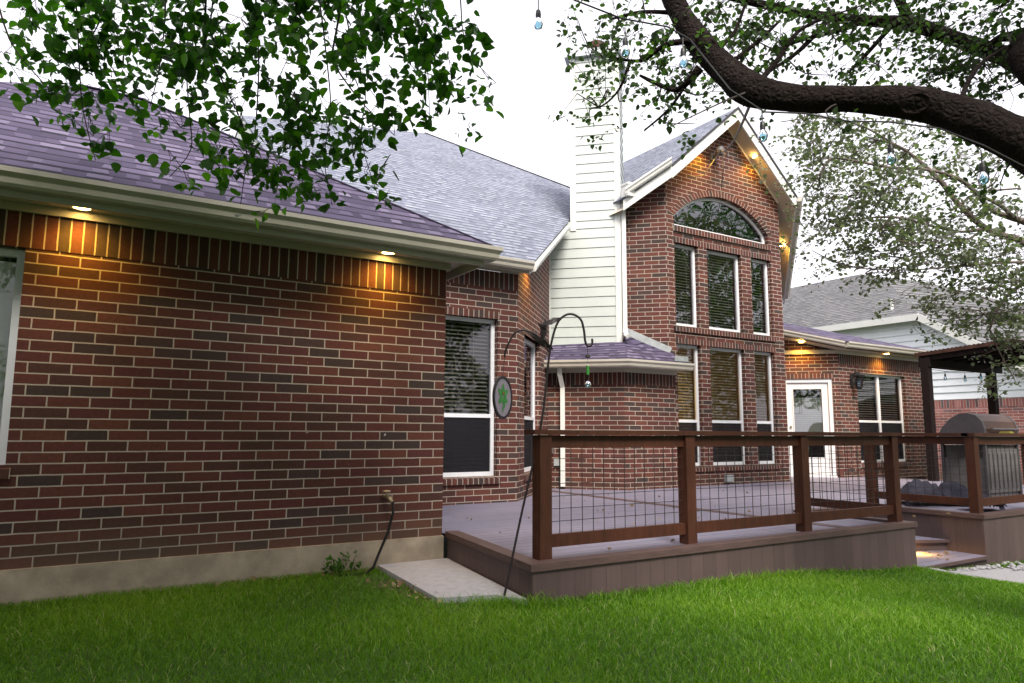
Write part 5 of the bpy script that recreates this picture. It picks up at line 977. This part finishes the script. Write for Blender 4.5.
def shoots(mb, cl, dens, length, nl, hang, depth, r_=.0014, spread=.03, counts=False):
    """leafy shoots: a short curved twig with leaves set alternately along it, each shoot joined to its spray"""
    P, Cc = [], []
    for q in cl:
        x, y, z, rx, ry = q[:5]; k = max(1, int(round(q[5]*dens/nl)) if counts else int(round(math.pi*rx*ry*dens/nl)))
        hub = Vector((x, y, z+ry*.45)); tone = rng.normal(0, .10)
        for _ in range(k):
            rr = math.sqrt(rng.uniform(0, 1)); a = rng.uniform(0, 2*math.pi); dd = rng.normal(0, depth*.5)
            tip = np.array([x, y, z])+VR*rr*math.cos(a)*rx+np.array([0, 0, 1.])*rr*math.sin(a)*ry+VH*dd
            d = rng.normal(0, 1, 3); d[2] = abs(d[2])*.4+hang; d /= np.linalg.norm(d); L = length*rng.uniform(.6, 1.3); base = tip+d*L
            mid = (tip+base)/2+rng.normal(0, .12*L, 3); path = smooth_path([base, mid, tip], 3)
            mb.tube(path, list(np.linspace(r_*1.4, r_*.6, len(path))), 3, cap=False)
            if rng.uniform() < .5: m2 = (hub+Vector(base))/2+Vector(rng.normal(0, .02, 3)); mb.tube([hub, m2, Vector(base)], [r_*1.8, r_*1.6, r_*1.4], 3, cap=False)
            n = max(3, int(rng.normal(nl, nl*.25))); st = tone+rng.normal(0, .12)
            for i in range(n):
                t = (i+.6)/n; w_ = t*(len(path)-1); i0 = min(int(w_), len(path)-2); c = np.array(path[i0]+(path[i0+1]-path[i0])*(w_-i0))
                P.append(c+rng.normal(0, spread, 3)); Cc.append(st)
    P = np.array(P); return P, np.clip(rng.beta(1.9, 2.3, len(P))+np.array(Cc), 0, 1)
def smooth_r(r_, n=4): return [r_[i]+(r_[i+1]-r_[i])*k/n for i in range(len(r_)-1) for k in range(n)]+[r_[-1]]
def gnarly(pts, rad, seed, amp=.1, n=14, fine=5):
    """limb with an uneven, ridged surface"""
    P = smooth_path(pts, fine); R = smooth_r(rad, fine); mb = MB(); mb.tube(P, R, n); r_ = np.random.default_rng(seed); ph = r_.uniform(0, 6.28, n)
    V = np.array(mb.v); N_ = len(P)
    # long bark ridges (smooth along the limb) plus swellings and fine roughness
    rid = r_.normal(0, 1, (N_//5+3, n)); rid = rid+.5*np.roll(rid, 1, 1)
    for i in range(N_):
        c = np.array(P[i]); a_ = i/5; q0 = int(a_); rr = rid[q0]*(1-(a_-q0))+rid[q0+1]*(a_-q0)
        for k in range(n):
            f = 1+amp*(.6*math.sin(2*k*6.283/n+i*1.6/fine+ph[0])+.55*math.sin(i*4.2/fine+ph[1])+.42*rr[k]+r_.normal(0, .12)); V[i*n+k] = c+(V[i*n+k]-c)*f
    mb.v = [tuple(q) for q in V]; return mb
# left tree: broad-leaved, sprays hang into the view from a bough overhead
LT = thing('tree', 'leafy tree whose dark green heart-shaped leaves hang over the left roof', 'tree', (-3.0, 1.2, 0))
bough = [(-3.0, 1.2, 2.4), (-2.6, 1.9, 3.5), (-1.9, 2.9, 4.1), (-1.0, 3.6, 4.25), (.4, 3.6, 4.25), (1.2, 3.45, 4.2), (2.1, 3.3, 4.15)]
mb = gnarly([(-3.0, 1.2, -.1), (-3.02, 1.2, .8), (-2.98, 1.22, 1.6), (-3.0, 1.2, 2.5), (-2.9, .9, 3.6), (-2.6, .4, 4.8), (-2.3, -.2, 6.0)], [.26, .2, .18, .17, .13, .09, .05], 2); mb.build('trunk', 'bark', LT, smooth=True)
mb = gnarly(bough, [.11, .08, .055, .045, .032, .025, .015], 3, n=10); mb.build('limb', 'bark', LT, smooth=True)
mb = MB()
for t in LEFT_TWIGS:
    P = smooth_path(t, 4); mb.tube(P, list(np.linspace(.006, .0022, len(P))), 5)
lp, c = shoots(mb, LEFT_CLUMPS, 1480, .15, 8, .9, .30)
for t in LEFT_TWIGS:
    b = min((Vector(q) for q in smooth_path(bough, 4)), key=lambda q: (q-Vector(t[0])).length); mb.tube([b, (b+Vector(t[0]))/2+Vector((0, 0, .05)), t[0]], [.01, .008, .006], 5)
mb.build('twigs', 'twig', LT)
n = len(lp)
leafmesh('hanging_leaves', lp-np.array([0, 0, .02]), rng.uniform(.038, .076, n), c, 'leaf_l', LT, droop=.42)
def ball(n, c, r_, sq=(1, 1, .7)):
    v = rng.normal(0, 1, (n, 3)); v /= np.linalg.norm(v, axis=1, keepdims=True); return np.array(c)+v*(r_*rng.uniform(.35, 1, n)**.5)[:, None]*np.array(sq)
cp = np.concatenate([ball(4600, (-2.6, .2, 5.4), 2.4), ball(4600, (-.8, .4, 5.4), 2.2), ball(2600, (.6, 1.0, 5.9), 1.5), ball(3400, (-3.6, 2.2, 4.9), 1.5), ball(4600, (-4.4, -.8, 3.8), 2.1), ball(2500, (-2.4, -2.4, 4.3), 1.8), ball(1500, (.6, -2.0, 5.0), 1.5), ball(3500, (-5.2, 2.2, 3.2), 1.6), ball(3200, (-3.3, 3.7, 3.1), 1.6)]); n = len(cp)  # out-of-view leaf masses, placed and thickened to darken the left wall
leafmesh('crown', cp, rng.uniform(.09, .17, n), np.clip(rng.beta(1.6, 2.4, n), 0, 1), 'leaf_l', LT)
# right oak: the big dark limb
RT = thing('oak_tree', 'oak with a thick dark limb sweeping across the top right', 'tree', (5.4, 1.0, -.05))
trunk = [(5.45, .98, -.3), (5.42, 1.0, .4), (5.36, 1.06, 1.2), (5.2, 1.22, 2.0)]
mb = gnarly(trunk+[LIMB[-1]]+LIMB[::-1][1:]+[(3.38, 3.75, 4.95), (3.15, 4.0, 5.5), (3.0, 4.05, 6.1)], [.34, .27, .25, .25]+[q*1.05 for q in LIMB_R[::-1]]+[.042, .028, .012], 5, amp=.05, n=36, fine=16)
kp = Vector(LIMB[7])                                   # the knot: a healed branch collar
dirk = (Vector((0, 0, 1.11))-kp).normalized(); e1 = dirk.cross(Vector((0, 0, 1))).normalized(); e2 = e1.cross(dirk); base = LIMB_R[7]*1.0
for r0, h0, r1, h1 in ((.095, -.012, .070, .006), (.070, .006, .055, .000), (.055, .0, .042, -.004), (.042, -.004, .026, .002), (.026, .002, .0, -.004)):
    for k in range(18):
        a, b = k*2*math.pi/18, (k+1)*2*math.pi/18
        q = lambda r_, h_, t: kp+dirk*(base+h_)+e1*math.cos(t)*r_*1.1+e2*math.sin(t)*r_*.8
        mb.poly([q(r0, h0, a), q(r0, h0, b), q(r1, h1, b), q(r1, h1, a)])
mb.build('trunk', 'bark', RT, smooth=True)
for k, (p, r_) in enumerate(zip(RIGHT_BRANCHES, RIGHT_BRANCH_R)):
    if k == 0: p = [(5.25, 1.18, 1.9), (5.5, 1.6, 2.9)]+p; r_ = [.16, .13]+r_
    if k == 2: p = [(5.5, 1.6, 2.9), (5.2, 2.0, 3.6)]+p; r_ = [.10, .07]+r_
    gnarly(p, r_, 10+k, amp=.08, n=9).build('branch', 'bark', RT, smooth=True)
mb = MB(); rp, rc = shoots(mb, RIGHT_CLUMPS, 3.2, .17, 9, .1, .75, .0016, .028, True)
for q in RIGHT_CLUMPS:                                  # every spray is carried by the nearest branch
    c = Vector(q[:3]); best = min((Vector(p) for b in RIGHT_BRANCHES+[LIMB] for p in smooth_path(b, 3)), key=lambda p: (p-c).length)
    if (best-c).length < 3: m = (best+c)/2+Vector(rng.normal(0, .04, 3)); mb.tube(smooth_path([best, m, c+Vector((0, 0, q[4]*.5))], 3), list(np.linspace(.007, .003, 7)), 5)
mb.build('twigs', 'twig', RT)
n = len(rp); leafmesh('hanging_leaves', rp, rng.uniform(.028, .055, n), rc, 'leaf_r', RT, droop=.2)
cp = np.concatenate([ball(900, (3.1, 4.0, 6.6), 1.0), ball(2600, (5.6, -.9, 5.6), 2.2), ball(2200, (6.6, .6, 5.8), 1.8), ball(1800, (4.6, 1.0, 6.2), 1.6)]); n = len(cp)
leafmesh('crown', cp, rng.uniform(.06, .11, n), np.clip(rng.beta(2, 2.2, n), 0, 1), 'leaf_r', RT)
# far oak behind the deck
FT = thing('oak_tree', 'oak with leaf colour greyed for haze and thin branches behind the deck at far right', 'tree', (13.9, 3.0, -.36))
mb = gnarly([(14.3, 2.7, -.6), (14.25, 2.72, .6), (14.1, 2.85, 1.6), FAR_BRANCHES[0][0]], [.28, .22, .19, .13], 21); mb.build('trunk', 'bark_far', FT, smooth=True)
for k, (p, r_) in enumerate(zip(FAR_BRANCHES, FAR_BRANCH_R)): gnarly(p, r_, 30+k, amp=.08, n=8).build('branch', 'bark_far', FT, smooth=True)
mb = MB(); fp, fc_ = shoots(mb, FAR_CLUMPS, 3.3, .30, 13, .05, 1.2, .0025, .05, True)
for q in FAR_CLUMPS:
    c = Vector(q[:3]); best = min((Vector(p) for b in FAR_BRANCHES for p in smooth_path(b, 3)), key=lambda p: (p-c).length); m = (best+c)/2+Vector(rng.normal(0, .07, 3)); mb.tube(smooth_path([best, m, c], 3), list(np.linspace(.013, .005, 7)), 5)
mb.build('twigs', 'bark_far', FT)
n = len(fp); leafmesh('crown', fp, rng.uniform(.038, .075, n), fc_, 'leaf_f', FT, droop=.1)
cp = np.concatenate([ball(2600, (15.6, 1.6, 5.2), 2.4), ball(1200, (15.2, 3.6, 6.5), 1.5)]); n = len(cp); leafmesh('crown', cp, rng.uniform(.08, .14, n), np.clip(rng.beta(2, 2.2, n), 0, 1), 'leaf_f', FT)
# trees across the yard, seen only mirrored in the window panes
for k, (x, y, s) in enumerate(((-5.5, -8, 1.1), (3.5, -10, 1.2), (12.5, -9.5, 1.1), (21, -8, 1.3), (30, -7, 1.5), (39, -5, 1.6))):
    t = thing('yard_tree', 'tall leafy tree in the row along the back of the yard, %s from the left' % ('first', 'second', 'third', 'fourth', 'fifth', 'last')[k], 'tree', (x, y, gz(x)), 'trees along the back of the yard')
    gnarly([(x, y, gz(x)-.2), (x+.1, y, 1.5), (x, y+.1, 3.2), (x+.2, y, 5.5*s)], [.3, .24, .2, .08], 60+k).build('trunk', 'bark', t, smooth=True)
    cp = np.concatenate([ball(1700, (x+rng.uniform(-4, 4), y+rng.uniform(-1.5, 1.5), rng.uniform(1.4, 8.2)*s), 1.7*s) for _ in range(15)]); n = len(cp)
    leafmesh('crown', cp, rng.uniform(.10, .20, n), np.clip(rng.beta(2, 2.2, n), 0, 1), 'leaf_l', t)
# weeds by the tap, dead leaves on the deck and by the steps --------------------------
WP = thing('weed', 'clump of green weeds growing against the brick wall by the tap', 'plant', (1.98, 5.7, 0))
mb = MB(); pts = []
for k in range(16):
    b = np.array([1.96+rng.normal(0, .08), 5.68+rng.normal(0, .05), .0]); e = b+np.array([rng.normal(0, .06), rng.normal(0, .05), rng.uniform(.05, .16)]); mb.tube([b, (b+e)/2+rng.normal(0, .01, 3), e], .002, 4)
    for t in np.linspace(.3, 1, 6): pts.append(b+(e-b)*t+rng.normal(0, .008, 3))
mb.build('stems', 'twig', WP); pts = np.array(pts); n = len(pts); leafmesh('leaves', pts, rng.uniform(.02, .045, n), np.clip(rng.beta(2, 2, n), 0, 1), 'leaf_l', WP, droop=-.4)
pts = np.concatenate([np.stack([rng.uniform(2.8, 9, 70), rng.uniform(4.2, 8.6, 70), np.full(70, ZD+.012)], 1), np.stack([rng.uniform(7.25, 8.55, 40), rng.uniform(4.1, 4.9, 40), np.full(40, -.19)], 1), np.stack([rng.normal(2.2, .12, 120), rng.uniform(4.4, 5.3, 120), np.full(120, -.02)], 1), np.stack([rng.uniform(1.0, 2.3, 60), rng.uniform(5.66, 5.8, 60), np.full(60, -.015)], 1)])
n = len(pts)
V = leafmesh('leaf_litter', pts, rng.uniform(.02, .05, n), rng.uniform(0, 1, n), 'dry', droop=0); tag(V, 'scattered dry leaves on the deck, steps and worn turf', 'leaf litter', kind='stuff')
mb = MB()
for k in range(170):
    x = rng.uniform(7.4, 9.3); y = rng.uniform(3.93, 4.04) if x < 8.6 else rng.uniform(3.7, 4.04); s = rng.uniform(.012, .028); z = gz(x)+.03+s*.3
    mb.lathe([(0, -s*.6), (s*.8, -s*.3), (s, 0), (s*.7, s*.4), (0, s*.55)], (x, y, z), 7)
tag(mb.build('pebbles', 'stone', smooth=True), 'small pale pebbles between steps and stepping stone', 'pebbles', kind='stuff')
